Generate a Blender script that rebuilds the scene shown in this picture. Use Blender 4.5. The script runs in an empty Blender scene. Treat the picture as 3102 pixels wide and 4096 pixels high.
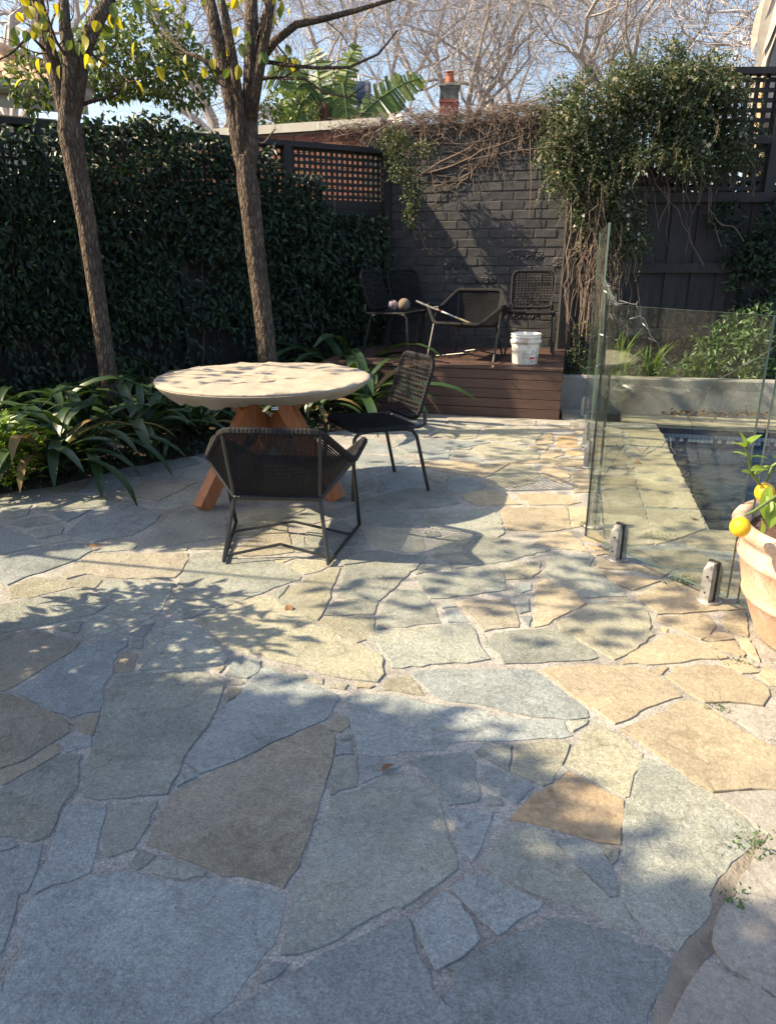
import bpy, math, random
import numpy as np
from mathutils import Vector, Matrix

random.seed(7); rng = np.random.default_rng(7)
S = bpy.context.scene
COL = S.collection
R = math.radians

# ---------------------------------------------------------------- camera
PITCH, FPX, CH = R(19.08), 2900.0, 1.43          # photo is 3102 x 4096
cam = bpy.data.cameras.new('camera'); camo = bpy.data.objects.new('camera', cam)
COL.objects.link(camo)
camo.location = (0, 0, CH); camo.rotation_euler = (R(90) - PITCH, 0, 0)
cam.sensor_fit = 'VERTICAL'; cam.sensor_height = 24; cam.lens = 24 * FPX / 4096
cam.clip_start = .05; cam.clip_end = 1500
S.camera = camo

# ---------------------------------------------------------------- sky, sun, exposure
SUN_EL = math.atan(1 / 1.17)                     # shadows run to the right
W = bpy.data.worlds.new('World'); S.world = W; W.use_nodes = True
nt = W.node_tree; bg = nt.nodes['Background']
sky = nt.nodes.new('ShaderNodeTexSky'); sky.sky_type = 'NISHITA'; sky.sun_disc = False
sky.sun_elevation = SUN_EL; sky.sun_rotation = R(-90)
sky.air_density = 1.0; sky.dust_density = 2.0; sky.ozone_density = 1.0
nt.links.new(sky.outputs[0], bg.inputs[0]); bg.inputs[1].default_value = 0.115
sl = bpy.data.lights.new('sun', 'SUN'); sl.energy = 5.0; sl.angle = R(0.5); sl.color = (1, .825, .55)
so = bpy.data.objects.new('sun', sl); COL.objects.link(so)
so.rotation_euler = (0, -(R(90) - SUN_EL), 0)
vs = S.view_settings
vs.view_transform = 'Standard'; vs.look = 'None'; vs.gamma = 1; vs.use_curve_mapping = False
vs.exposure = 1.32
S.cycles.max_bounces = 10; S.cycles.transparent_max_bounces = 24
S.cycles.diffuse_bounces = 4; S.cycles.sample_clamp_indirect = 6

# ---------------------------------------------------------------- helpers
SP, CP = math.sin(PITCH), math.cos(PITCH)
def ray(px, py):
    u, v = (px - 1551) / FPX, -(py - 2048) / FPX
    return Vector((u, v * SP + CP, v * CP - SP))
def gnd(px, py, z=0.0):
    d = ray(px, py); return Vector((0, 0, CH)) + d * ((z - CH) / d.z)
def dep(px, py, Y):
    d = ray(px, py); return Vector((0, 0, CH)) + d * (Y / d.y)
def onpl(px, py, P, n):
    d = ray(px, py); o = Vector((0, 0, CH)); n = Vector(n)
    return o + d * ((Vector(P) - o).dot(n) / d.dot(n))
def V(*a): return Vector(a)
def noise1(x, s=0): return math.sin(x * 1.7 + s) * .5 + math.sin(x * 3.9 + s * 2.3) * .3 + math.sin(x * 8.3 + s * 4.1) * .2

class MB:
    def __init__(s): s.v = []; s.f = []; s.m = []; s.smooth = True; s.cur = 0
    def add(s, vs, fs, m=None):
        o = len(s.v); s.v += [tuple(x) for x in vs]
        for f in fs: s.f.append([i + o for i in f]); s.m.append(s.cur if m is None else m)
        return s
    def box(s, c, d, rz=0, M=None, m=None):
        hx, hy, hz = d[0] / 2, d[1] / 2, d[2] / 2
        p = [Vector((x, y, z)) for z in (-hz, hz) for x, y in ((-hx, -hy), (hx, -hy), (hx, hy), (-hx, hy))]
        if M is None: M = Matrix.Rotation(rz, 3, 'Z')
        p = [M @ q + Vector(c) for q in p]
        return s.add(p, [(3, 2, 1, 0), (4, 5, 6, 7), (0, 1, 5, 4), (1, 2, 6, 5), (2, 3, 7, 6), (3, 0, 4, 7)], m)
    def beam(s, a, b, w, h, up=(0, 0, 1), m=None):
        a, b = Vector(a), Vector(b); t = (b - a); L = t.length; t.normalize()
        x = t.cross(Vector(up))
        if x.length < 1e-4: x = t.cross(Vector((0, 1, 0)))
        x.normalize(); y = x.cross(t)
        M = Matrix((x, t, y)).transposed()
        return s.box((a + b) / 2, (w, L, h), M=M, m=m)
    def tube(s, path, r, n=6, cap=True, m=None):
        P = [Vector(p) for p in path]; k = len(P)
        if k < 2: return s
        if not hasattr(r, '__len__'): r = [r] * k
        up = None; vs = []
        for i in range(k):
            t = (P[min(i + 1, k - 1)] - P[max(i - 1, 0)])
            if t.length < 1e-9: t = Vector((0, 0, 1))
            t.normalize()
            if up is None:
                up = Vector((0, 0, 1)) if abs(t.z) < .9 else Vector((1, 0, 0))
            x = t.cross(up)
            if x.length < 1e-5: x = t.orthogonal()
            x.normalize(); up = x.cross(t)
            for j in range(n):
                a = 2 * math.pi * j / n
                vs.append(P[i] + (x * math.cos(a) + up * math.sin(a)) * r[i])
        fs = []
        for i in range(k - 1):
            for j in range(n):
                q = (j + 1) % n
                fs.append((i * n + j, i * n + q, (i + 1) * n + q, (i + 1) * n + j))
        if cap:
            fs.append(tuple(reversed(range(n)))); fs.append(tuple(range((k - 1) * n, k * n)))
        return s.add(vs, fs, m)
    def lathe(s, prof, n=32, c=(0, 0, 0), m=None):
        c = Vector(c); vs = []; fs = []; k = len(prof)
        for r, z in prof:
            for j in range(n):
                a = 2 * math.pi * j / n
                vs.append(c + Vector((r * math.cos(a), r * math.sin(a), z)))
        for i in range(k - 1):
            for j in range(n):
                q = (j + 1) % n
                fs.append((i * n + j, i * n + q, (i + 1) * n + q, (i + 1) * n + j))
        return s.add(vs, fs, m)
    def build(s, name, mat, parent=None, smooth=False, loc=None):
        me = bpy.data.meshes.new(name); me.from_pydata(s.v, [], s.f)
        for mm in (mat if isinstance(mat, (list, tuple)) else [mat]): me.materials.append(mm)
        me.polygons.foreach_set('material_index', s.m)
        me.polygons.foreach_set('use_smooth', [smooth] * len(s.f))
        me.update()
        return obj(name, me, parent, loc)
def obj(name, me, parent=None, loc=None):
    o = bpy.data.objects.new(name, me); COL.objects.link(o)
    if parent is not None: o.parent = parent
    if loc is not None: o.location = loc
    return o
def tag(o, label=None, cat=None, group=None, kind=None):
    if label: o['label'] = label
    if cat: o['category'] = cat
    if group: o['group'] = group
    if kind: o['kind'] = kind
    return o
def empty(name, loc=(0, 0, 0), rz=0, label=None, cat=None, group=None):
    o = bpy.data.objects.new(name, None); COL.objects.link(o); o.empty_display_size = .1
    o.location = loc; o.rotation_euler = (0, 0, rz)
    return tag(o, label, cat, group)
def copy_tree(o, parent=None):
    c = o.copy(); COL.objects.link(c); c.parent = parent
    for ch in list(o.children): copy_tree(ch, c)
    return c
def np_mesh(name, v, f, mat, parent=None, smooth=False):
    """v (N,3), f (M,k) numpy -> mesh object"""
    me = bpy.data.meshes.new(name); M, k = f.shape
    me.vertices.add(len(v)); me.vertices.foreach_set('co', np.ascontiguousarray(v, dtype=np.float32).ravel())
    me.loops.add(M * k); me.loops.foreach_set('vertex_index', f.astype(np.int32).ravel())
    me.polygons.add(M); me.polygons.foreach_set('loop_start', np.arange(0, M * k, k, dtype=np.int32))
    me.polygons.foreach_set('use_smooth', np.full(M, smooth))
    for mm in (mat if isinstance(mat, (list, tuple)) else [mat]): me.materials.append(mm)
    me.update(calc_edges=True); me.validate()
    return obj(name, me, parent)
def leaf_arrays(pos, d, nrm, L, Wd, fold=.25, droop=.15):
    """5-vertex folded leaves"""
    d = d / np.linalg.norm(d, axis=1, keepdims=True)
    s = np.cross(d, nrm); s /= np.linalg.norm(s, axis=1, keepdims=True) + 1e-9
    n = np.cross(s, d)
    L = L[:, None]; Wd = Wd[:, None]
    mid = pos + d * L * .45
    l = mid + s * Wd * .5 + n * Wd * fold; r = mid - s * Wd * .5 + n * Wd * fold
    t = pos + d * L - n * L * droop
    v = np.stack([pos, l, mid, r, t], 1).reshape(-1, 3)
    b = (np.arange(len(pos)) * 5)[:, None, None]
    f = (np.array([[0, 2, 1], [0, 3, 2], [1, 2, 4], [2, 3, 4]])[None] + b).reshape(-1, 3)
    return v, f
def unit(n):
    a = rng.normal(size=(n, 3)); return a / np.linalg.norm(a, axis=1, keepdims=True)

# ---------------------------------------------------------------- materials
def newmat(name):
    m = bpy.data.materials.new(name); m.use_nodes = True
    return m, m.node_tree, m.node_tree.nodes['Principled BSDF']
def N(t, typ, **kw):
    n = t.nodes.new(typ)
    for k, v in kw.items():
        if k in n.inputs.keys(): n.inputs[k].default_value = v
        else: setattr(n, k, v)
    return n
def ramp(t, stops, src=None):
    r = t.nodes.new('ShaderNodeValToRGB'); e = r.color_ramp.elements
    while len(e) < len(stops): e.new(.5)
    for i, (p, c) in enumerate(stops):
        e[i].position = p; e[i].color = (*c, 1) if len(c) == 3 else c
    if src is not None: t.links.new(src, r.inputs[0])
    return r
def mixc(t, a, b, f, mode='MIX'):
    m = t.nodes.new('ShaderNodeMix'); m.data_type = 'RGBA'; m.blend_type = mode
    for s, x in ((6, a), (7, b), (0, f)):
        if hasattr(x, 'is_output') or isinstance(x, bpy.types.NodeSocket): t.links.new(x, m.inputs[s])
        else: m.inputs[s].default_value = x if s == 0 else (*x, 1)
    return m.outputs[2]
def rough_mat(name, c1, c2, scale=8, rough=.7, bump=.2, bscale=60, c3=None, s3=3, spec=.4, objvar=0.0, stretch=None, bdist=.004, metal=0, speck=None):
    m, t, p = newmat(name); co = N(t, 'ShaderNodeTexCoord').outputs['Object']
    geo = None
    if stretch:
        mp = N(t, 'ShaderNodeMapping'); mp.inputs['Scale'].default_value = stretch; t.links.new(co, mp.inputs[0]); co = mp.outputs[0]
    n1 = N(t, 'ShaderNodeTexNoise', Scale=scale, Detail=6.0, Roughness=.6); t.links.new(co, n1.inputs['Vector'])
    r = ramp(t, [(.32, c1), (.68, c2)], n1.outputs['Fac']); c = r.outputs[0]
    if c3:
        n3 = N(t, 'ShaderNodeTexNoise', Scale=s3, Detail=3.0); t.links.new(co, n3.inputs['Vector'])
        rr = ramp(t, [(.52, (0, 0, 0)), (.68, (1, 1, 1))], n3.outputs['Fac'])
        c = mixc(t, c, c3, rr.outputs[0])
    nb = N(t, 'ShaderNodeTexNoise', Scale=bscale, Detail=5.0, Roughness=.65); t.links.new(co, nb.inputs['Vector'])
    if speck:
        rs = ramp(t, [(.38, (speck[0],) * 3), (.62, (speck[1],) * 3)], nb.outputs['Fac'])
        c = mixc(t, c, rs.outputs[0], 1.0, 'MULTIPLY')
    if objvar:
        oi = N(t, 'ShaderNodeObjectInfo'); rr = ramp(t, [(0, (1 - objvar,) * 3), (1, (1 + objvar,) * 3)], oi.outputs['Random'])
        c = mixc(t, c, rr.outputs[0], 1.0, 'MULTIPLY')
    t.links.new(c, p.inputs['Base Color'])
    b = N(t, 'ShaderNodeBump', Strength=bump, Distance=bdist); t.links.new(nb.outputs['Fac'], b.inputs['Height'])
    t.links.new(b.outputs[0], p.inputs['Normal'])
    p.inputs['Roughness'].default_value = rough; p.inputs['Specular IOR Level'].default_value = spec
    p.inputs['Metallic'].default_value = metal
    return m
def plain(name, c, rough=.5, metal=0, spec=.5):
    m, t, p = newmat(name); p.inputs['Base Color'].default_value = (*c, 1)
    p.inputs['Roughness'].default_value = rough; p.inputs['Metallic'].default_value = metal
    p.inputs['Specular IOR Level'].default_value = spec
    co = N(t, 'ShaderNodeTexCoord').outputs['Object']
    n = N(t, 'ShaderNodeTexNoise', Scale=14.0, Detail=4.0); t.links.new(co, n.inputs['Vector'])
    r = ramp(t, [(.3, tuple(x * .82 for x in c)), (.7, tuple(min(1, x * 1.12) for x in c))], n.outputs['Fac'])
    t.links.new(r.outputs[0], p.inputs['Base Color'])
    return m
def leafmat(name, cols, trans=.35, rough=.42, spec=.4):
    m, t, p = newmat(name)
    g = N(t, 'ShaderNodeNewGeometry')
    k = len(cols); r = ramp(t, [(i / max(1, k - 1), c) for i, c in enumerate(cols)], g.outputs['Random Per Island'])
    t.links.new(r.outputs[0], p.inputs['Base Color'])
    p.inputs['Roughness'].default_value = rough; p.inputs['Specular IOR Level'].default_value = spec
    tr = N(t, 'ShaderNodeBsdfTranslucent')
    bc = mixc(t, r.outputs[0], (1.7, 1.6, .5), 1.0, 'MULTIPLY'); t.links.new(bc, tr.inputs[0])
    mx = N(t, 'ShaderNodeMixShader'); mx.inputs[0].default_value = trans
    t.links.new(p.outputs[0], mx.inputs[1]); t.links.new(tr.outputs[0], mx.inputs[2])
    t.links.new(mx.outputs[0], t.nodes['Material Output'].inputs[0])
    return m
M = {}
def stone_mat(name, a, b, c3, grain=(.66, 1.34), objvar=.16, cleft=.9):
    m, t, p = newmat(name); tc = N(t, 'ShaderNodeTexCoord').outputs['Object']
    oi = N(t, 'ShaderNodeObjectInfo')
    vm = N(t, 'ShaderNodeVectorMath'); vm.operation = 'MULTIPLY_ADD'; t.links.new(oi.outputs['Random'], vm.inputs[0]); vm.inputs[1].default_value = (37, 53, 11); t.links.new(tc, vm.inputs[2])
    co = vm.outputs[0]
    def nz(scale, det=5.0, ro=.6, vec=None):
        n = N(t, 'ShaderNodeTexNoise', Scale=scale, Detail=det, Roughness=ro); t.links.new(vec or co, n.inputs['Vector']); return n.outputs['Fac']
    c = ramp(t, [(.28, tuple(x * .86 for x in a)), (.72, tuple(x * 1.1 for x in b))], nz(4.5, 7.0, .68)).outputs[0]
    st = ramp(t, [(.44, (0, 0, 0)), (.66, (.6, .6, .6))], nz(2.6, 5.0, .65))
    c = mixc(t, c, c3, st.outputs[0])
    ru = ramp(t, [(.58, (0, 0, 0)), (.76, (.22, .22, .22))], nz(3.7, 6.0, .7)); c = mixc(t, c, (c3[0] * 1.02, c3[1] * .82, c3[2] * .6), ru.outputs[0])
    ve = ramp(t, [(.485, (1, 1, 1)), (.5, (.80, .79, .77)), (.515, (1, 1, 1))], nz(1.6, 5.0, .6)); c = mixc(t, c, ve.outputs[0], 1.0, 'MULTIPLY')
    gr = ramp(t, [(.36, (grain[0],) * 3), (.64, (grain[1],) * 3)], nz(170.0, 4.0, .8)); c = mixc(t, c, gr.outputs[0], 1.0, 'MULTIPLY')
    gm = ramp(t, [(.3, (.72,) * 3), (.7, (1.22,) * 3)], nz(58.0, 6.0, .75)); c = mixc(t, c, gm.outputs[0], 1.0, 'MULTIPLY')
    pit = ramp(t, [(.0, (.45, .42, .38)), (.12, (1, 1, 1))], None)
    vo = N(t, 'ShaderNodeTexVoronoi', Scale=34.0); t.links.new(co, vo.inputs['Vector']); t.links.new(vo.outputs['Distance'], pit.inputs[0]); c = mixc(t, c, pit.outputs[0], 1.0, 'MULTIPLY')
    rr = ramp(t, [(0, (1 - objvar,) * 3), (1, (1 + objvar,) * 3)], oi.outputs['Random']); c = mixc(t, c, rr.outputs[0], 1.0, 'MULTIPLY')
    t.links.new(c, p.inputs['Base Color'])
    # cleft layers: stepped low-frequency relief plus grain
    cl = ramp(t, [(.30, (0,) * 3), (.42, (.25,) * 3), (.44, (.45,) * 3), (.56, (.6,) * 3), (.58, (.8,) * 3), (.75, (1,) * 3)], nz(6.5, 6.0, .62))
    b1 = N(t, 'ShaderNodeBump', Strength=cleft, Distance=.006); t.links.new(cl.outputs[0], b1.inputs['Height'])
    b2 = N(t, 'ShaderNodeBump', Strength=.9, Distance=.005); t.links.new(nz(75.0, 7.0, .75), b2.inputs['Height']); t.links.new(b1.outputs[0], b2.inputs['Normal'])
    t.links.new(b2.outputs[0], p.inputs['Normal']); p.inputs['Roughness'].default_value = .6; p.inputs['Specular IOR Level'].default_value = .4
    return m
M['g'] = stone_mat('quartzite_grey_green', (.205, .222, .205), (.295, .31, .28), (.30, .295, .235))
M['b'] = stone_mat('quartzite_blue_grey', (.195, .22, .225), (.285, .31, .31), (.235, .26, .25))
M['t'] = stone_mat('quartzite_brown', (.22, .20, .16), (.305, .275, .215), (.26, .255, .225))
M['l'] = stone_mat('quartzite_olive', (.265, .255, .195), (.35, .335, .255), (.245, .25, .22))
M['c'] = stone_mat('limestone_cream', (.32, .27, .19), (.42, .36, .26), (.265, .23, .185), (.78, 1.18), .12, .8)
M['k'] = stone_mat('limestone_grey', (.28, .265, .24), (.37, .35, .315), (.25, .235, .21), (.80, 1.16), .06, .7)
M['o'] = stone_mat('sandstone_orange', (.38, .265, .15), (.49, .355, .21), (.32, .27, .20), (.84, 1.12), .06, .6)
M['mortar'] = stone_mat('mortar', (.30, .285, .265), (.42, .405, .38), (.19, .176, .158), (.5, 1.4), .0, .9)
M['soil'] = rough_mat('soil', (.03, .024, .018), (.07, .055, .04), scale=25, rough=.95, bump=1, bscale=60, bdist=.02)
M['charcoal'] = rough_mat('charcoal_paint', (.027, .025, .026), (.041, .038, .039), scale=5, rough=.62, bump=.4, bscale=40, objvar=.12, stretch=(6, 6, 1), spec=.3)
M['wallpaint'] = rough_mat('black_wall_paint', (.037, .036, .038), (.060, .058, .060), scale=9, rough=.52, bump=.9, bscale=45, objvar=.12, spec=.35, bdist=.006)
M['redbrick'] = rough_mat('red_brick', (.20, .07, .045), (.30, .12, .08), scale=9, rough=.85, bump=.6, bscale=60, objvar=.2)
M['merbau'] = rough_mat('merbau_decking', (.050, .028, .022), (.090, .052, .042), scale=6, rough=.55, bump=.35, bscale=50, stretch=(.7, 8, 8), objvar=.14)
M['teak'] = rough_mat('timber_legs', (.24, .085, .035), (.37, .145, .06), scale=5, rough=.5, bump=.3, bscale=40, stretch=(6, 6, .8))
M['canvas'] = rough_mat('canvas_cover', (.335, .29, .235), (.40, .35, .285), scale=5, rough=.85, bump=.45, bscale=7, spec=.2, bdist=.03, c3=(.33, .27, .20), s3=4)
M['steel_black'] = plain('black_steel', (.018, .018, .02), .42)
M['rope'] = rough_mat('black_rope', (.009, .009, .010), (.022, .021, .023), scale=60, rough=.7, bump=.9, bscale=160, spec=.2)
M['spigot'] = rough_mat('brushed_steel', (.34, .33, .32), (.52, .50, .48), scale=25, rough=.45, bump=.3, bscale=120, metal=.55, c3=(.22, .20, .18), s3=30)
M['rubber'] = plain('black_rubber', (.015, .015, .015), .7)
M['concrete'] = rough_mat('concrete_render', (.21, .205, .19), (.33, .32, .29), scale=4, rough=.88, bump=.8, bscale=70, c3=(.16, .15, .13), s3=2, bdist=.01)
M['terracotta'] = rough_mat('terracotta', (.46, .28, .19), (.56, .38, .28), scale=4, rough=.8, bump=.5, bscale=70, c3=(.60, .48, .40), s3=6, speck=(.82, 1.12))
def barkmat():
    m, t, p = newmat('bark'); co = N(t, 'ShaderNodeTexCoord').outputs['Object']
    nz = N(t, 'ShaderNodeTexNoise', Scale=14.0, Detail=5.0); t.links.new(co, nz.inputs['Vector'])
    wv = mixc(t, co, nz.outputs['Color'], .045)
    mp = N(t, 'ShaderNodeMapping'); mp.inputs['Scale'].default_value = (1, 1, .2); t.links.new(wv, mp.inputs[0])
    vo = N(t, 'ShaderNodeTexVoronoi', Scale=46.0); vo.feature = 'DISTANCE_TO_EDGE'; t.links.new(mp.outputs[0], vo.inputs['Vector'])
    r = ramp(t, [(.0, (.07, .052, .042)), (.12, (.14, .108, .086)), (.5, (.23, .185, .15))], vo.outputs['Distance'])
    n2 = N(t, 'ShaderNodeTexNoise', Scale=5.0, Detail=4.0); t.links.new(co, n2.inputs['Vector'])
    r2 = ramp(t, [(.3, (.6, .6, .62)), (.7, (1.15, 1.1, 1.05))], n2.outputs['Fac'])
    t.links.new(mixc(t, r.outputs[0], r2.outputs[0], 1.0, 'MULTIPLY'), p.inputs['Base Color'])
    b = N(t, 'ShaderNodeBump', Strength=.8, Distance=.018)
    rb = ramp(t, [(0, (0, 0, 0)), (.3, (1, 1, 1))], vo.outputs['Distance']); t.links.new(rb.outputs[0], b.inputs['Height']); t.links.new(b.outputs[0], p.inputs['Normal'])
    p.inputs['Roughness'].default_value = .9; p.inputs['Specular IOR Level'].default_value = .2
    return m
M['bark'] = barkmat()
M['palebark'] = rough_mat('plane_tree_bark', (.26, .23, .20), (.44, .40, .35), scale=3, rough=.85, bump=.4, bscale=20, c3=(.18, .15, .12), s3=1.5)
M['drystem'] = rough_mat('dry_stems', (.12, .085, .065), (.25, .185, .145), scale=4, rough=.85, bump=.3, bscale=40)
M['twig'] = rough_mat('twig_bark', (.36, .32, .30), (.52, .47, .45), scale=4, rough=.85, bump=.3, bscale=40)
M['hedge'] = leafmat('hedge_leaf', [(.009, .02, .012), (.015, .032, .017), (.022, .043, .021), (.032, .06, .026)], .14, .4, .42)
M['strap'] = leafmat('strap_leaf', [(.016, .038, .014), (.026, .056, .019), (.046, .082, .028)], .16, .38, .45)
M['old'] = leafmat('withered_strap', [(.12, .11, .03), (.17, .12, .05), (.20, .16, .06)], .15, .7, .2)
M['lime'] = leafmat('lime_leaf', [(.10, .19, .03), (.17, .27, .045), (.23, .31, .06)], .4)
M['jas'] = leafmat('jasmine_leaf', [(.022, .045, .02), (.045, .078, .028), (.08, .105, .04), (.12, .10, .055)], .26)
M['under'] = leafmat('shrub_leaf', [(.045, .09, .04), (.07, .13, .05), (.10, .17, .06)], .3)
M['grass'] = leafmat('grass_blade', [(.10, .19, .04), (.16, .26, .05), (.22, .28, .09)], .35)
M['yellow'] = leafmat('autumn_leaf', [(.10, .14, .03), (.17, .21, .03), (.30, .30, .03), (.46, .36, .03), (.12, .14, .05)], .5)
M['evergreen'] = leafmat('evergreen_leaf', [(.04, .07, .025), (.08, .12, .03), (.16, .2, .05)], .3)
M['banana'] = leafmat('banana_leaf', [(.05, .095, .03), (.085, .14, .035), (.15, .18, .045)], .35)
M['deadleaf'] = leafmat('dead_leaf', [(.10, .06, .04), (.2, .11, .06), (.26, .16, .10)], .15, .8, .1)
M['flower'] = leafmat('white_petal', [(.8, .76, .72), (.82, .8, .78), (.75, .6, .62)], .3, .6, .2)

# ================================================================= LARGE STRUCTURE
GA = R(13.6); AX = V(math.sin(GA), math.cos(GA), 0); PX = V(math.cos(GA), -math.sin(GA), 0)
def guv(p): return p.dot(PX), p.dot(AX)
def gpt(u, v, z=0): q = PX * u + AX * v; return V(q.x, q.y, z)
pA, pB = gnd(2822, 2115), gnd(2626, 1691)
PU0 = (guv(pA)[0] + guv(pB)[0]) / 2; PV0, PV1 = guv(pA)[1], guv(pB)[1]; PU1 = PU0 + 4.2
def sheet_with_hole(name, z, lim, mat):
    u0, u1, v0, v1 = lim; mb = MB()
    us = [u0, PU0, PU1, u1]; vs_ = [v0, PV0, PV1, v1]
    for i in range(3):
        for j in range(3):
            if i == 1 and j == 1: continue
            mb.add([gpt(us[i], vs_[j], z), gpt(us[i + 1], vs_[j], z), gpt(us[i + 1], vs_[j + 1], z), gpt(us[i], vs_[j + 1], z)], [(0, 1, 2, 3)])
    return tag(mb.build(name, mat), kind='structure')
sheet_with_hole('ground', -.06, (-600, 600, -600, 600), M['soil'])
patio = sheet_with_hole('patio', -.0035, (-5.0, PU1 + .6, -2.2, 7.05), M['mortar'])

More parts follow.
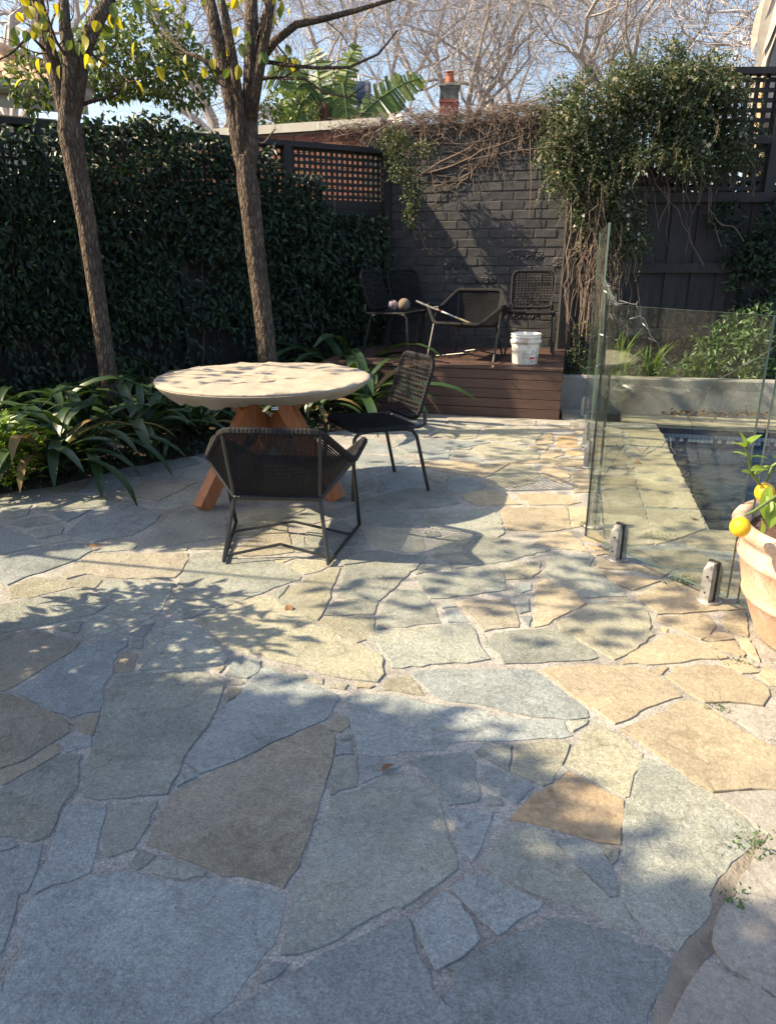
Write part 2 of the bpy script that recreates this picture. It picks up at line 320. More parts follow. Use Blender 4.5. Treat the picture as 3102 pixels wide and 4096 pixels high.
# ---- flagstones, outlined on the ground plane (tile letter, stone kind, outline)
TILES = dict(A=(0, 2980), B=(1000, 2980), C=(1985, 2980), D=(0, 2350), E=(1000, 2350), F=(1985, 2350), G=(0, 1750), H=(1000, 1750), I=(1985, 1750), J=(1500, 1600))
STONES = """
D t 0,640 110,660 260,720 410,810 420,862 370,900 250,970 150,1030 0,1080 -80,1100 -80,640
D t 0,1094 160,1042 350,932 358,990 270,1040 150,1105 20,1180 0,1165
A g 0,265 30,245 160,175 360,68 488,58 482,150 458,240 428,303 393,330 338,460 298,542 200,572 60,547 0,540 -80,540 -80,300
A b -40,560 60,572 108,600 60,618 -40,640
A b 0,655 150,610 252,594 236,680 196,790 156,876 106,890 86,1000 56,1110 0,1250 -80,1330 -80,670
A b 412,355 635,357 605,500 555,700 541,760 418,810 207,888 194,878 284,690 314,570 364,430
A g 673,360 941,340 936,370 886,470 826,578 788,620 650,670 624,657 643,480
D g 684,530 860,510 1228,500 1340,592 1326,640 1296,690 1281,775 1256,830 1156,930 1096,1020 1066,1120 1036,1163 1006,1236 930,1240 830,1252 600,1262 522,1241 487,1213 504,1095 549,985 574,900 614,750 644,650 694,562
A b 1077,183 1158,158 1176,190 1063,244
B t 0,76 180,-24 300,-79 440,-119 461,-88 496,-63 511,0 486,90 446,250 396,400 356,520 316,648 286,718 237,796 194,850 110,825 0,795 -60,775 -230,744 -390,684 -540,624 -612,588 -604,560 -534,424 -446,280 -190,151
A g 842,624 931,657 830,745 769,710 794,693
A g 957,693 1060,693 1150,733 1235,766 1226,782 1110,799 1000,786 924,760
A b 700,766 870,796 1000,811 1220,821 1272,800 1370,820 1500,836 1675,886 1704,928 1686,1000 1680,1090 1645,1188 1536,1296 1516,1346 1376,1526 1246,1634 1186,1694 1000,1830 -40,1830 24,1500 44,1400 64,1334 130,1292 125,1250 110,1130 120,1000 154,944 214,906 424,831 564,786
A b -140,1420 18,1424 8,1600 -10,1800 -140,1800
B g 482,330 542,295 652,270 782,200 880,166 978,176 1056,245 1125,323 1146,382 1166,482 1206,602 1240,682 1245,737 1117,826 978,926 900,970 862,960 748,1015 638,1080 528,1165 428,1200 300,1244 190,1257 194,1140 244,1002 255,902 334,762 374,602 434,442
B g 512,80 636,75 636,246 540,266 484,300 474,260 494,132
B b 668,80 760,70 848,90 898,125 828,156 738,190 669,224 660,142
B b 924,102 1050,65 1288,36 1326,54 1346,202 1375,310 1366,331 1193,355 1154,278 1074,188 1004,128
B b 1394,124 1460,135 1675,210 1694,250 1600,349 1532,305 1394,227
B g 1410,289 1498,323 1514,357 1432,361
B b 1184,380 1446,395 1455,420 1416,508 1386,588 1335,688 1264,617 1234,518 1184,412
B b 68,1390 132,1305 226,1322 208,1342 73,1420
B b 936,1036 956,1082 996,1252 1056,1372 1086,1472 1136,1513 1226,1623 1256,1830 -330,1830 -246,1656 4,1536 74,1496 254,1366 434,1256 562,1196 722,1116 860,1056
B b 974,1046 1160,876 1206,904 1286,992 1380,1160 1337,1206 1198,1295 1118,1353 1064,1238 985,1075
B b 1205,856 1360,770 1408,775 1498,825 1673,905 1754,947 1673,1010 1480,1129 1383,1056 1294,948
C b -285,1324 -168,1275 2,1186 132,1126 340,1037 480,1056 698,1116 797,1156 828,1186 956,1216 1045,1292 1031,1330 996,1430 956,1490 896,1600 880,1830 -264,1830 -236,1620 -324,1500 -264,1440 -245,1350
C g 36,505 84,466 190,485 346,564 366,593 446,693 556,803 676,913 755,962 844,1110 836,1120 700,1070 560,995 350,920 200,870 100,825 0,770 -92,716 -82,680 6,600
C b 375,592 402,565 598,585 626,622 686,722 706,802 720,902 682,904 604,818 504,738 444,650
C g 624,606 730,624 716,690 696,714
C o 80,440 123,383 292,264 380,210 440,165 519,205 648,275 760,328 751,440 741,594 600,565 400,515 200,465
F l 108,944 240,930 435,935 406,1000 376,1080 327,1166 276,1185 200,1145 85,1098 104,1020
F g -136,978 0,955 91,949 67,1094 0,1056 -88,1008
F g 392,1062 432,1100 370,1148 348,1144
F l 592,815 638,825 758,905 865,1002 826,1120 786,1250 770,1255 650,1195 520,1115 410,1058 474,960 549,853
C g 882,72 960,96 1088,156 1166,226 1287,296 1377,366 1466,425 1554,512 1535,588 1486,637 1405,706 1325,797 1275,898 1270,960 1260,1018 1206,1096 1136,1156 1080,1232 1044,1216 904,1096 804,996 760,908 765,780 775,602 755,482 794,322 834,202
C k 1316,302 1420,286 1530,274 1740,285 1740,580 1626,540 1542,466 1442,386 1352,338
F c 752,852 902,796 1002,746 1131,676 1168,681 1257,716 1327,766 1437,846 1557,906 1675,976 1740,1010 1740,1224 1675,1219 1530,1209 1300,1229 1232,1195 1163,1145 1092,1085 952,995 884,945 834,906
C k 1642,566 1850,566 1850,1580 1675,1494 1522,1404 1404,1334 1316,1237 1291,1180 1306,1082 1345,1012 1425,902 1475,792 1564,655
C k 1254,1292 1300,1317 1398,1381 1558,1436 1673,1536 1850,1610 1850,1830 990,1830 1055,1672 1075,1582 1155,1482 1185,1382
D t -80,300 0,290 200,260 360,294 474,327 436,378 358,421 208,516 98,586 0,620 -80,640
D g 184,68 440,15 578,39 655,105 558,156 400,195 150,245 0,273 -80,285 -80,120 60,90
D g 354,237 468,205 487,205 468,266 402,261
D g 524,203 642,114 690,95 798,145 912,177 898,187 760,225 640,275 524,295
D b 95,618 242,534 422,404 482,354 640,305 765,299 746,350 696,390 676,480 646,550 603,610 626,680 587,741 520,750 430,780 332,746 262,721 154,648
D b 780,280 832,238 928,209 863,293
D g 788,308 857,303 847,361 769,359
D t 752,379 824,400 791,503 685,511 694,431
D g 938,210 1060,200 1143,205 1197,244 1286,324 1364,422 1346,456 1080,480 843,500 835,490 884,380 875,332
D t 1289,487 1350,471 1320,510
D b 1355,523 1402,434 1480,420 1565,439 1536,517 1480,543
D g 1383,567 1470,568 1453,580 1387,580
D t 1373,604 1450,604 1437,638 1363,681
E b 132,476 230,526 330,566 440,606 518,645 535,662 476,748 456,786 298,850 178,905 0,994 -150,1064 -288,1114 -306,1114 -379,1045 -336,962 -196,802 -46,594 62,486
D t 414,806 470,785 595,760 571,830 553,885 482,847
D b 394,930 432,894 538,885 546,928 538,946 402,985
E l 0,66 98,46 380,208 638,341 776,403 796,432 796,518 758,565 640,555 500,535 380,494 240,454 122,425 70,396 -120,356 -198,306 -278,236 -338,192 -308,184 -200,136
E g 245,518 328,523 336,543 310,547
E l 344,549 436,544 436,577 400,571
E l 484,574 586,579 568,611 484,597
E c 634,574 746,588 718,602 642,600
G g 1164,696 1388,678 1423,731 1560,724 1698,755 1803,831 1796,851 1648,900 1498,955 1398,995 1300,1020 1252,1000 1046,957 1066,870 1115,762
G g -60,372 188,345 206,383 -60,412
G g 14,418 190,400 157,466 24,486
G g 225,402 322,365 450,350 618,355 780,385 538,420 270,447 220,430
G t 275,312 440,265 535,260 507,298 448,331 322,346
G b 476,333 562,255 640,240 793,256 698,306 630,340
G b 632,220 740,185 858,165 914,205 888,236 800,245 700,235
G g 876,163 1000,135 1150,120 1213,150 1088,186 942,211
G g 937,234 1022,209 1109,194 1078,236 980,241
G g 1076,252 1132,205 1270,175 1262,260 1180,255
G t 688,349 870,260 1178,268 1078,316 940,383 800,365
G g 808,393 900,405 1060,335 1200,275 1330,250 1300,376 1180,400 1000,430 922,425
G b 316,453 440,445 538,436 478,471 410,503 352,482
G g 52,523 160,480 280,470 353,509 150,540
G g 147,565 340,520 380,545 357,581 225,607
G b -60,500 110,575 254,648 100,680 -60,715
G b 554,434 790,395 878,425 960,461 936,502 848,555 798,585 640,605 560,627 482,600 388,587 443,533
G g 304,609 420,604 435,613 304,635
G b -60,735 250,665 440,630 518,640 553,678 438,740 298,790 150,835 48,884 0,864 -60,850
G g 568,687 680,635 788,610 825,645 798,671
G g 845,654 864,602 984,504 1042,445 1180,420 1306,405 1355,482 1364,596 1150,625 960,660
G t 436,780 562,700 800,695 1130,695 1096,788 1048,840 760,845 640,835 520,815 400,845 356,833
G l 55,896 200,835 400,865 550,835 614,852 558,910 440,895 180,960 62,966
G g 585,919 622,865 760,865 1040,875 1006,960 955,1056 850,1056 742,1016 652,962
G g 1004,1019 1042,975 1240,1015 1262,1031 1150,1080 1092,1084 1065,1050
G l 990,678 1125,659 1116,677
G l 1146,672 1162,659 1376,625 1386,664
H l -122,484 0,426 288,417 323,430 208,481 98,535 0,594 -130,586
H g 236,489 360,436 635,425 645,452 500,485 380,515 244,511
H t 0,615 206,516 235,580 255,686 100,705 0,710 -118,694
H g 254,604 326,595 316,686 273,686
H g 342,562 450,525 558,496 636,562 694,630 500,685 422,647 346,618
H g 325,644 405,662 396,681 315,686
H l 128,729 252,726 190,751
H l 221,770 280,725 480,740 532,747 428,796 325,820
H g 106,938 233,884 170,963
H l 265,898 330,855 500,775 535,782 515,850 475,960 437,1048 400,1094 262,1056 165,980 212,941
H g 565,790 593,695 780,675 900,705 1053,713 1026,750 946,828 856,906 766,985 600,965 525,955
H g 505,986 600,973 764,993 737,1061 446,1066
H g 645,472 720,460 908,445 956,502 1016,582 1054,652 1037,695 900,685 782,660 704,608 635,530
H g 528,430 640,386 760,351 920,306 1128,291 1196,333 1262,393 1100,420 830,435 660,445
H g 582,185 640,175 744,218 725,281 620,290 564,260
H g 494,313 556,323 574,361 503,365
H g 598,304 724,295 742,320 612,355
H g 744,253 768,253 775,283 752,286
H g 763,297 798,293 810,323 772,331
H b 594,105 680,100 830,110 956,134 983,150 880,186 730,200 604,160
H b 645,14 730,5 828,54 950,98 830,95 652,86
H b 762,236 900,180 988,170 1046,232 1088,283 830,315 794,270
H t 1050,204 1192,240 1150,275 1084,249
H b 1161,286 1212,240 1338,245 1398,300 1358,315 1220,335
H c 1018,166 1050,150 1250,145 1480,175 1550,156 1428,230 1380,240 1100,195
H c 1266,351 1332,325 1468,320 1558,368 1630,400 1370,407 1284,378
I c 116,342 330,335 438,350 504,390 430,404 200,404 144,370
I c 26,451 44,420 416,420 445,546 300,565 64,550
I c 436,419 565,415 556,516 454,541
I c 218,640 273,585 428,566 506,632 552,686 340,656
I o 506,606 542,585 600,565 672,638 648,640
I o 530,643 674,661 590,676
I c 564,692 684,674 676,697 600,705
H g 1104,650 1162,595 1260,575 1530,610 1680,645 1796,675 1580,730 1370,765 1240,785 1184,743 1094,717
H g 1017,520 1054,446 1438,424 1495,482 1520,577 1480,595 1280,565 1142,550
H g 928,448 1016,445 1025,478 990,500
H g 1045,573 1128,564 1139,588 1062,600
H g 978,841 1190,806 1360,781 1487,776 1525,852 1534,912 1300,945 1082,965 1024,898
H g 998,817 1040,752 1142,789
H g 1047,762 1102,735 1198,764 1213,791 1140,781
I l 46,790 112,756 260,741 265,798 198,840 62,850
I g 294,760 305,714 342,685 428,705 598,804 763,930 768,950 532,960 442,896 322,846 290,836
I b 446,702 558,695 580,720 558,774 482,738
I c 614,725 660,741 1040,802 985,834 820,795 606,781
I c 610,797 980,861 898,886 820,914 742,886 644,820
F c 842,54 1002,-29 1080,-34 1238,16 1492,132 1330,135 1270,145 1100,155 962,159 904,108
F c 244,-24 292,-49 438,26 532,95 478,126 378,175 260,237 230,234 235,120
I b 558,983 708,979 698,991 592,996
I b 108,873 211,869 206,912 150,931 109,917
F b 124,64 191,64 196,142 142,153
F b 136,174 205,174 194,232
E t 1237,88 1340,80 1536,66 1575,112 1614,236 1500,245 1402,259 1335,180
E g 1116,98 1218,95 1234,113 1152,121
E b 1166,133 1238,125 1303,203 1192,208
E g 777,165 804,94 872,16 1000,6 1056,54 1105,122 1139,211 1000,220 930,235 832,235 757,205
E l 422,210 452,175 730,177 741,183 736,258 688,311 640,329 522,266
E g 761,248 812,240 763,222
E g 706,310 747,265 900,256 1000,241 1150,228 1308,218 1336,252 1376,342 1428,428 1300,450 1080,460 852,481 825,418 786,369
F g -68,330 -18,280 60,265 160,255 360,250 458,304 558,374 608,419 500,435 200,450 48,456 15,400
F b -503,510 -468,495 -100,485 228,495 297,543 417,643 536,732 545,776 430,790 200,765 0,725 -200,685 -338,665 -396,628
E b 586,650 800,641 940,656 1060,696 1330,726 1400,746 1600,786 1876,796 1895,850 1922,886 1700,899 1470,924 1198,929 1158,969 898,979 878,997 655,994 621,880 596,732
E l 805,562 870,536 957,536 996,582 1042,645 900,624 805,610
E t 476,848 502,785 576,775 585,828 540,864
E g 546,908 598,875 601,911
E b 525,943 606,930 615,996 514,1004
F l 367,217 482,136 602,96 780,66 857,103 915,182 934,283 798,385 701,431 603,375 453,285 384,257
F c 948,183 1100,171 1257,161 1313,230 1287,266 1225,312 1112,255 994,208
F c 748,444 832,385 1031,281 1100,286 1228,336 1328,385 1390,422 1220,425 1050,450 900,465 850,450 760,460
F o 985,229 1025,247 1017,265 993,257
F c 1238,317 1312,270 1378,275 1422,309 1300,325
F c 1250,336 1417,323 1483,400 1475,414 1380,385
F c 1347,181 1402,146 1494,146 1503,294 1392,260 1355,210
F c 1448,309 1516,315 1574,444 1502,396
F c 273,498 360,476 560,466 760,476 868,481 998,555 1057,603 1106,654 998,685 846,740 831,764 711,818 602,736 502,676 404,598
F c 918,500 1008,468 1023,480 988,519
F c 1018,539 1063,476 1200,471 1328,476 1438,526 1588,576 1633,612 1591,708 1400,684 1250,689 1134,617
F c 1350,443 1488,436 1570,508 1470,514 1402,476
F k 1258,710 1500,706 1620,726 1740,746 1740,930 1640,904 1500,844 1382,776
F c 1566,528 1612,478 1740,545 1740,610 1640,585
F g 428,802 548,795 536,818 460,863
J k 534,119 1172,154 1160,186 720,180 534,173
J g 326,170 372,144 420,140 508,166 505,176 400,177
J g 248,229 302,190 435,195 434,213 380,239
J l 432,271 418,250 502,200 764,200 735,275 640,285 500,270
J l 803,200 1100,205 1222,231 1185,268 1160,314 900,295 767,289
J b 146,289 400,285 740,305 835,308 698,336 580,355 400,375 242,383 176,350
J b 298,403 400,385 540,365 545,400 518,425 332,435
J g 600,360 708,346 688,361
J g 566,374 680,386 600,400 556,414
J b 618,430 700,405 790,440 776,447
J l 698,370 742,335 870,310 1000,325 1100,355 1194,387 1185,435 950,435 800,410 742,386
J g 155,124 300,115 512,115 506,126 380,130 298,155 184,160
J g 168,250 240,239 362,256 356,270 182,261
J k 1224,154 1415,164 1424,186 1252,186
J c 1175,328 1184,283 1232,250 1286,245 1296,316
J o 1324,264 1456,255 1475,346 1324,341
J c 1098,340 1200,334 1262,342 1238,366 1182,357
J c 1224,383 1348,355 1366,398 1288,426 1205,436
J o 1374,364 1496,359 1514,398 1420,415
J c 1278,463 1390,434 1526,453 1526,486 1332,481
J c 1215,483 1260,474 1396,513 1415,587 1348,605 1224,558
J c 1434,524 1576,504 1576,666 1454,676
J l 836,560 1002,460 1128,474 1185,530 1194,558 1148,605 1000,635 804,630 796,602
J k 1354,64 1506,74 1525,108 1448,146 1364,136
J o 1266,203 1402,207 1360,213
J c 1434,203 1536,203 1527,238 1482,255
J k 1440,155 1530,115 1540,195 1440,195
I c 655,62 762,62 797,178 652,183
I c 645,199 802,194 836,290 875,415 645,360
I c 636,375 882,433 940,638 800,650 645,600
I c 655,-60 745,-60 760,54 655,54
I c 765,-60 965,-60 1002,0 1026,56 797,50
I c 804,66 1030,70 1206,428 892,416 850,290
I c 900,433 1210,444 1250,545 1088,605 955,644 930,560
I c 1096,615 1256,556 1420,560 1540,600 1540,685 1200,660
I c 785,675 1190,675 1258,725 1500,745 1540,810 1340,790 1000,760
I c 1100,815 1330,800 1540,830 1540,960 1440,940 1240,890
F c -20,-740 300,-748 520,-738 750,-712 1000,-735 800,-760 300,-775
"""
def pix_poly(line):
    a = line.split(); ox, oy = TILES[a[0]]; k = .5493 if a[0] == 'J' else .66687
    return a[1], [gnd(ox + float(p.split(',')[0]) * k, oy + float(p.split(',')[1]) * k) for p in a[2:]]
def area(P): return sum(P[i].x * P[(i + 1) % len(P)].y - P[(i + 1) % len(P)].x * P[i].y for i in range(len(P))) / 2
def inside(p, P):
    c = False; j = len(P) - 1
    for i in range(len(P)):
        if (P[i].y > p.y) != (P[j].y > p.y) and p.x < (P[j].x - P[i].x) * (p.y - P[i].y) / (P[j].y - P[i].y) + P[i].x: c = not c
        j = i
    return c
def make_stone(kind, P, i):
    if area(P) < 0: P = P[::-1]
    A_ = abs(area(P)); c = sum(P, Vector()) / len(P)
    step = .035 if A_ > .02 else .022; amp = .0048 if A_ > .02 else .0026
    Q = []
    for a in range(len(P)):
        p, q = P[a], P[(a + 1) % len(P)]; L = (q - p).length; n = max(1, int(L / step))
        d = (q - p) / max(L, 1e-6); nn = V(d.y, -d.x, 0)
        for k in range(n):
            t = k / n; j = random.gauss(0, amp) if k else random.gauss(0, amp * .6)
            Q.append(p + (q - p) * t + nn * j)
    n = len(Q); h = random.uniform(0, .003) + (.002 if kind in 'ck' else 0)
    tilt = V(random.gauss(0, .003), random.gauss(0, .003), 0)
    def ring(ins, z):
        out = []
        for k in range(n):
            t = Q[(k + 1) % n] - Q[k - 1]; t = V(-t.y, t.x, 0)
            if t.length > 1e-6: t.normalize()
            p = Q[k] + t * ins - c
            out.append(V(p.x, p.y, z + h + p.dot(tilt)))
        return out
    mb = MB()
    mb.add(ring(-.003, -.03) + ring(-.003, -.004) + ring(-.0022, -.0006) + ring(.0002, 0), [])
    f = []
    for r_ in range(3):
        for k in range(n):
            q = (k + 1) % n; f.append((r_ * n + k, r_ * n + q, (r_ + 1) * n + q, (r_ + 1) * n + k))
    f.append(tuple(range(3 * n, 4 * n)))
    for x in f: mb.f.append(list(x)); mb.m.append(0)
    o = mb.build('flagstone', M[kind], patio, loc=(c.x, c.y, 0))
    return o
traced = [pix_poly(l) for l in STONES.strip().splitlines()]
for i, (k_, P_) in enumerate(traced): make_stone(k_, P_, i)
_, P_ = pix_poly('C x 1622,548 1564,650 1478,785 1428,895 1348,1005 1309,1078 1295,1180 1312,1232 1250,1288 1188,1378 1158,1478 1078,1578 1058,1668 990,1800 905,1800 962,1488 1050,1292 1086,1240 1142,1164 1212,1104 1268,1024 1280,962 1285,904 1334,803 1414,712 1494,642 1562,515')
dm_ = rough_mat('joint_dirt', (.19, .165, .138), (.30, .268, .228), scale=14, rough=.95, bump=1, bscale=70, c3=(.11, .095, .078), s3=6, bdist=.012)
cD = sum(P_, Vector()) / len(P_); mb = MB(); mb.add([V(p.x - cD.x, p.y - cD.y, -.0015) for p in P_], [tuple(range(len(P_)))]); mb.build('dirt_joint', dm_, patio, loc=(cD.x, cD.y, 0))
# loose fill of irregular stones where the paving runs on past the outlined ones
boxes = [(min(p.x for p in P), max(p.x for p in P), min(p.y for p in P), max(p.y for p in P)) for _, P in traced]
def blocked(p):
    return any(b[0] <= p.x <= b[1] and b[2] <= p.y <= b[3] and inside(p, P) for b, (_, P) in zip(boxes, traced))
seeds = []
for gu in np.arange(-4.6, 2.6, .46):
    for gv in np.arange(-1.2, 7.2, .46):
        seeds.append(gpt(gu + random.uniform(-.2, .2), gv + random.uniform(-.2, .2)))
nfill = 0
for s_ in seeds:
    u, v = guv(s_)
    if (u > PU0 - .15 and v > PV0 - .2) or blocked(s_): continue
    poly = [s_ + V(x, y, 0) for x, y in ((-.6, -.6), (.6, -.6), (.6, .6), (-.6, .6))]
    for o_ in seeds:
        d = o_ - s_
        if d.length < 1e-6 or d.length > 1.5: continue
        m_ = s_ + d * .5; m_ -= d.normalized() * .014; out = []
        for k in range(len(poly)):
            a, b = poly[k], poly[(k + 1) % len(poly)]; da, db = (a - m_).dot(d), (b - m_).dot(d)
            if da <= 0: out.append(a)
            if da * db < 0: out.append(a + (b - a) * (da / (da - db)))
        poly = out
        if len(poly) < 3: break
    if len(poly) < 3 or abs(area(poly)) < .006: continue
    pts = poly + [(poly[k] + poly[(k + 1) % len(poly)]) / 2 for k in range(len(poly))] + [p * .5 + s_ * .5 for p in poly]
    if any(blocked(p) for p in pts) or any(inside(q, poly) for _, P in traced for q in P): continue
    if nfill >= 95: break
    nfill += 1
    make_stone(random.choice('ggbbtl' if u < 1.0 else 'cckl'), poly, 0)

# ---- pool
pool = empty('swimming_pool', gpt(PU0, PV0, 0), 0, 'dark blue in-ground swimming pool behind the glass fence', 'pool')
def rel(p, o=pool): return p - o.location
mw, t, p = newmat('pool_water')
p.inputs['Base Color'].default_value = (.018, .032, .062, 1); p.inputs['Roughness'].default_value = .06; p.inputs['IOR'].default_value = 1.33
nz = N(t, 'ShaderNodeTexNoise', Scale=5.0, Detail=3.0); co = N(t, 'ShaderNodeTexCoord'); t.links.new(co.outputs['Object'], nz.inputs['Vector'])
bp = N(t, 'ShaderNodeBump', Strength=.25, Distance=.03); t.links.new(nz.outputs['Fac'], bp.inputs['Height']); t.links.new(bp.outputs[0], p.inputs['Normal'])
mb = MB(); mb.add([rel(gpt(PU0 + .003, PV0 + .003, -.2)), rel(gpt(PU1, PV0 + .003, -.2)), rel(gpt(PU1, PV1 - .003, -.2)), rel(gpt(PU0 + .003, PV1 - .003, -.2))], [(0, 1, 2, 3)])
mb.build('water_surface', mw, pool)
mtile = rough_mat('pool_tile_navy', (.02, .03, .07), (.04, .055, .11), scale=30, rough=.3, bump=.1)
mb = MB()
cs = [(PU0, PV0), (PU1, PV0), (PU1, PV1), (PU0, PV1)]
for k in range(4):
    a, b = cs[k], cs[(k + 1) % 4]
    mb.add([rel(gpt(*a, 0)), rel(gpt(*b, 0)), rel(gpt(*b, -1.3)), rel(gpt(*a, -1.3))], [(0, 1, 2, 3)])
mb.build('shell_wall', mtile, pool)
mwt = plain('waterline_tile', (.24, .28, .33), .3)
for row, zz in ((0, -.075), (1, -.112), (2, -.149)):
    mb = MB(); nT = int((PU1 - PU0) / .037)
    for k in range(nT):
        if row == 1 and k < 1: continue
        if row == 2 and random.random() < .45: continue
        c = gpt(PU0 + .025 + k * .037, PV1 - .004, zz)
        mb.box(rel(c), (.032, .008, .032), rz=-GA)
    if row: tag(mb.build('waterline_tile_row', mwt, pool), kind='stuff')
# coping slabs of the far pool edge and the near one
mc = M['c']
def coping(u0, u1, v0, v1, z=.004, mat=None):
    mb = MB(); c = gpt((u0 + u1) / 2, (v0 + v1) / 2, z - .02)
    mb.box((0, 0, 0), (u1 - u0 - .008, v1 - v0, .045), rz=-GA)
    return mb.build('coping_slab', mat or mc, pool, loc=rel(c))
for k in range(7): coping(PU0 - .3 + k * .62, PU0 - .3 + (k + 1) * .62, PV1 - .035, PV1 + .36)
for k in range(7): coping(PU0 + .95 + k * .62, PU0 + .95 + (k + 1) * .62, PV0 - .34, PV0 + .03)

# ---- retaining wall and the bed behind it
rA, rB = gnd(2200, 1629), gnd(3102, 1660); rB = rA + (rB - rA) * 1.5
rd = (rB - rA).normalized(); rn = V(-rd.y, rd.x, 0)
rw = empty('retaining_wall', rA, math.atan2(rd.y, rd.x), 'low rendered concrete retaining wall along the far side of the pool', 'wall')
L = (rB - rA).length
mb = MB(); n = 40
for k in range(n):
    x0, x1 = L * k / n, L * (k + 1) / n; j0, j1 = noise1(x0 * 2) * .006, noise1(x1 * 2) * .006
    mb.add([(x0, j0, -.05), (x1, j1, -.05), (x1, j1, .31), (x0, j0, .31), (x0, .012 + j0, .325), (x1, .012 + j1, .325), (x0, .13, .325), (x1, .13, .325), (x0, .13, 0), (x1, .13, 0)],
           [(0, 1, 2, 3), (3, 2, 5, 4), (4, 5, 7, 6), (6, 7, 9, 8)])
mb.build('wall_body', M['concrete'], rw, smooth=False)
mb = MB()
q0, q1 = rA + rn * .125, rB + rn * .125
nb_ = 16
for k in range(nb_):
    for j in range(4):
        def bp_(a, b): 
            P = q0 + (q1 - q0) * (a / nb_) + rn * (b * .5); return V(P.x, P.y, .25 + .04 * noise1(a * 2.1, b) + (.05 * b / 4))
        mb.add([bp_(k, j), bp_(k + 1, j), bp_(k + 1, j + 1), bp_(k, j + 1)], [(0, 1, 2, 3)])
tag(mb.build('raised_bed', M['soil'], smooth=True), kind='structure')
# left bed
edge = [gnd(x, y) for x, y in ((-700, 2120), (-200, 2020), (0, 1975), (220, 1945), (480, 1880), (720, 1832), (1000, 1790), (1250, 1740), (1480, 1700))] 
back = [p + V(-1.6, 3.2, 0) for p in edge]
mb = MB(); k = len(edge)
e2 = [p + V(-.12, .25, .06) for p in edge]
mb.add([p + V(0, 0, -.005) for p in edge] + e2 + [p + V(0, 0, .08) for p in back], [(i, i + 1, k + i + 1, k + i) for i in range(k - 1)] + [(k + i, k + i + 1, 2 * k + i + 1, 2 * k + i) for i in range(k - 1)])
tag(mb.build('garden_bed', M['soil'], smooth=True), kind='structure')

# ---- deck
dF = gnd(2233, 1679); DH = .48; DW, DD = 2.35, 1.66
deck = empty('timber_deck', dF, -GA, 'raised dark red timber platform of horizontal boards against the brick wall', 'platform')
bh = (DH - .024) / 5
bm_ = []
def board(L, w, h, seed):
    mb = MB(); b = .004
    xs = (0, L); prof = [(0, 0), (w - 0, 0), (w, b), (w, h - b), (w - b, h), (b, h), (0, h - b)]
    vs = [(x, y, z) for x in xs for y, z in prof]; n = len(prof)
    mb.add(vs, [tuple(range(n)), tuple(reversed(range(n, 2 * n)))] + [(i, n + i, n + (i + 1) % n, (i + 1) % n) for i in range(n)]); return mb
for i in range(5):
    o = board(DW, .022, bh - .006, i).build('fascia_board', M['merbau'], deck); o.location = (-DW, -.0, i * bh + .003)
    o = board(DD, .022, bh - .006, i).build('fascia_board', M['merbau'], deck); o.location = (.002, .024, i * bh + .003); o.rotation_euler = (0, 0, R(90))
nb = 12; bw = DD / nb
for i in range(nb):
    o = board(DW + .012, bw - .006, .024, i).build('deck_board', M['merbau'], deck); o.location = (-DW - .006, -.012 + i * bw, DH - .022 + random.uniform(0, .002))

# ---- brick wall
bd = V(.94, -.342, 0).normalized(); bn = V(-bd.y, bd.x, 0)      # bd to the right, bn away from camera
bR = V(2.10, 8.47, 0)
WH = 2.88; CO, BL = .0985, .252
wall = empty('brick_wall', bR, math.atan2(bd.y, bd.x), 'tall charcoal painted brick wall behind the timber deck', 'wall')
mb = MB(); mb.box((-1.2, .104, WH / 2), (2.4, .20, WH)); mb.build('mortar_core', M['wallpaint'], wall)
mb = MB(); mb.box((-4.92, .113, WH / 2), (5.0, .20, WH)); mb.build('red_mortar_core', rough_mat('old_mortar', (.25, .2, .16), (.36, .3, .25), rough=.95), wall)
def brickmesh(seed, L):
    rr = random.Random(seed); mb = MB(); w, h, d = L - .008, CO - .009, .06
    j = lambda: rr.gauss(0, .0026)
    f = [(j() + x * (w / 2 - .006), -d / 2 + j(), j() + z * (h / 2 - .006)) for x, z in ((-1, -1), (1, -1), (1, 1), (-1, 1))]
    mid = [(x * w / 2 + j(), -d / 2 + .008, z * h / 2 + j()) for x, z in ((-1, -1), (1, -1), (1, 1), (-1, 1))]
    bk = [(x * w / 2, d / 2, z * h / 2) for x, z in ((-1, -1), (1, -1), (1, 1), (-1, 1))]
    mb.add(f + mid + bk, [(0, 1, 2, 3)] + [(4 + i, 4 + (i + 1) % 4, (i + 1) % 4, i) for i in range(4)] + [(8 + i, 8 + (i + 1) % 4, 4 + (i + 1) % 4, 4 + i) for i in range(4)])
    me = bpy.data.meshes.new('brick'); me.from_pydata(mb.v, [], mb.f); me.materials.append(M['wallpaint']); me.update(); return me
BM = [brickmesh(i, BL) for i in range(8)]; BH = [brickmesh(20 + i, BL / 2) for i in range(4)]
NC = int(WH / CO); hid = MB()
for c in range(NC):
    z = CO * (c + .5)
    x = 0.0; first = c % 2 == 0
    while x > -2.35:
        L_ = BL / 2 if (first and x == 0) else BL
        cx = x - L_ / 2; x -= L_
        if z < DH - .15 or random.random() < .0:
            hid.box((cx, .02, z), (L_ - .011, .05, CO - .012)); continue
        o = obj('brick', random.choice(BM if L_ == BL else BH), wall, (cx, .028 + random.gauss(0, .0025), z)); o.rotation_euler = (0, 0, random.gauss(0, .006))
tag(hid.build('bricks_behind_deck', M['wallpaint'], wall), kind='stuff')
red = MB()
for c in range(NC):
    x = -2.42 - (BL / 2 if c % 2 else 0)
    while x > -7.3:
        red.box((x - BL / 2, .028 + random.gauss(0, .002), CO * (c + .5)), (BL - .011, .06, CO - .012)); x -= BL
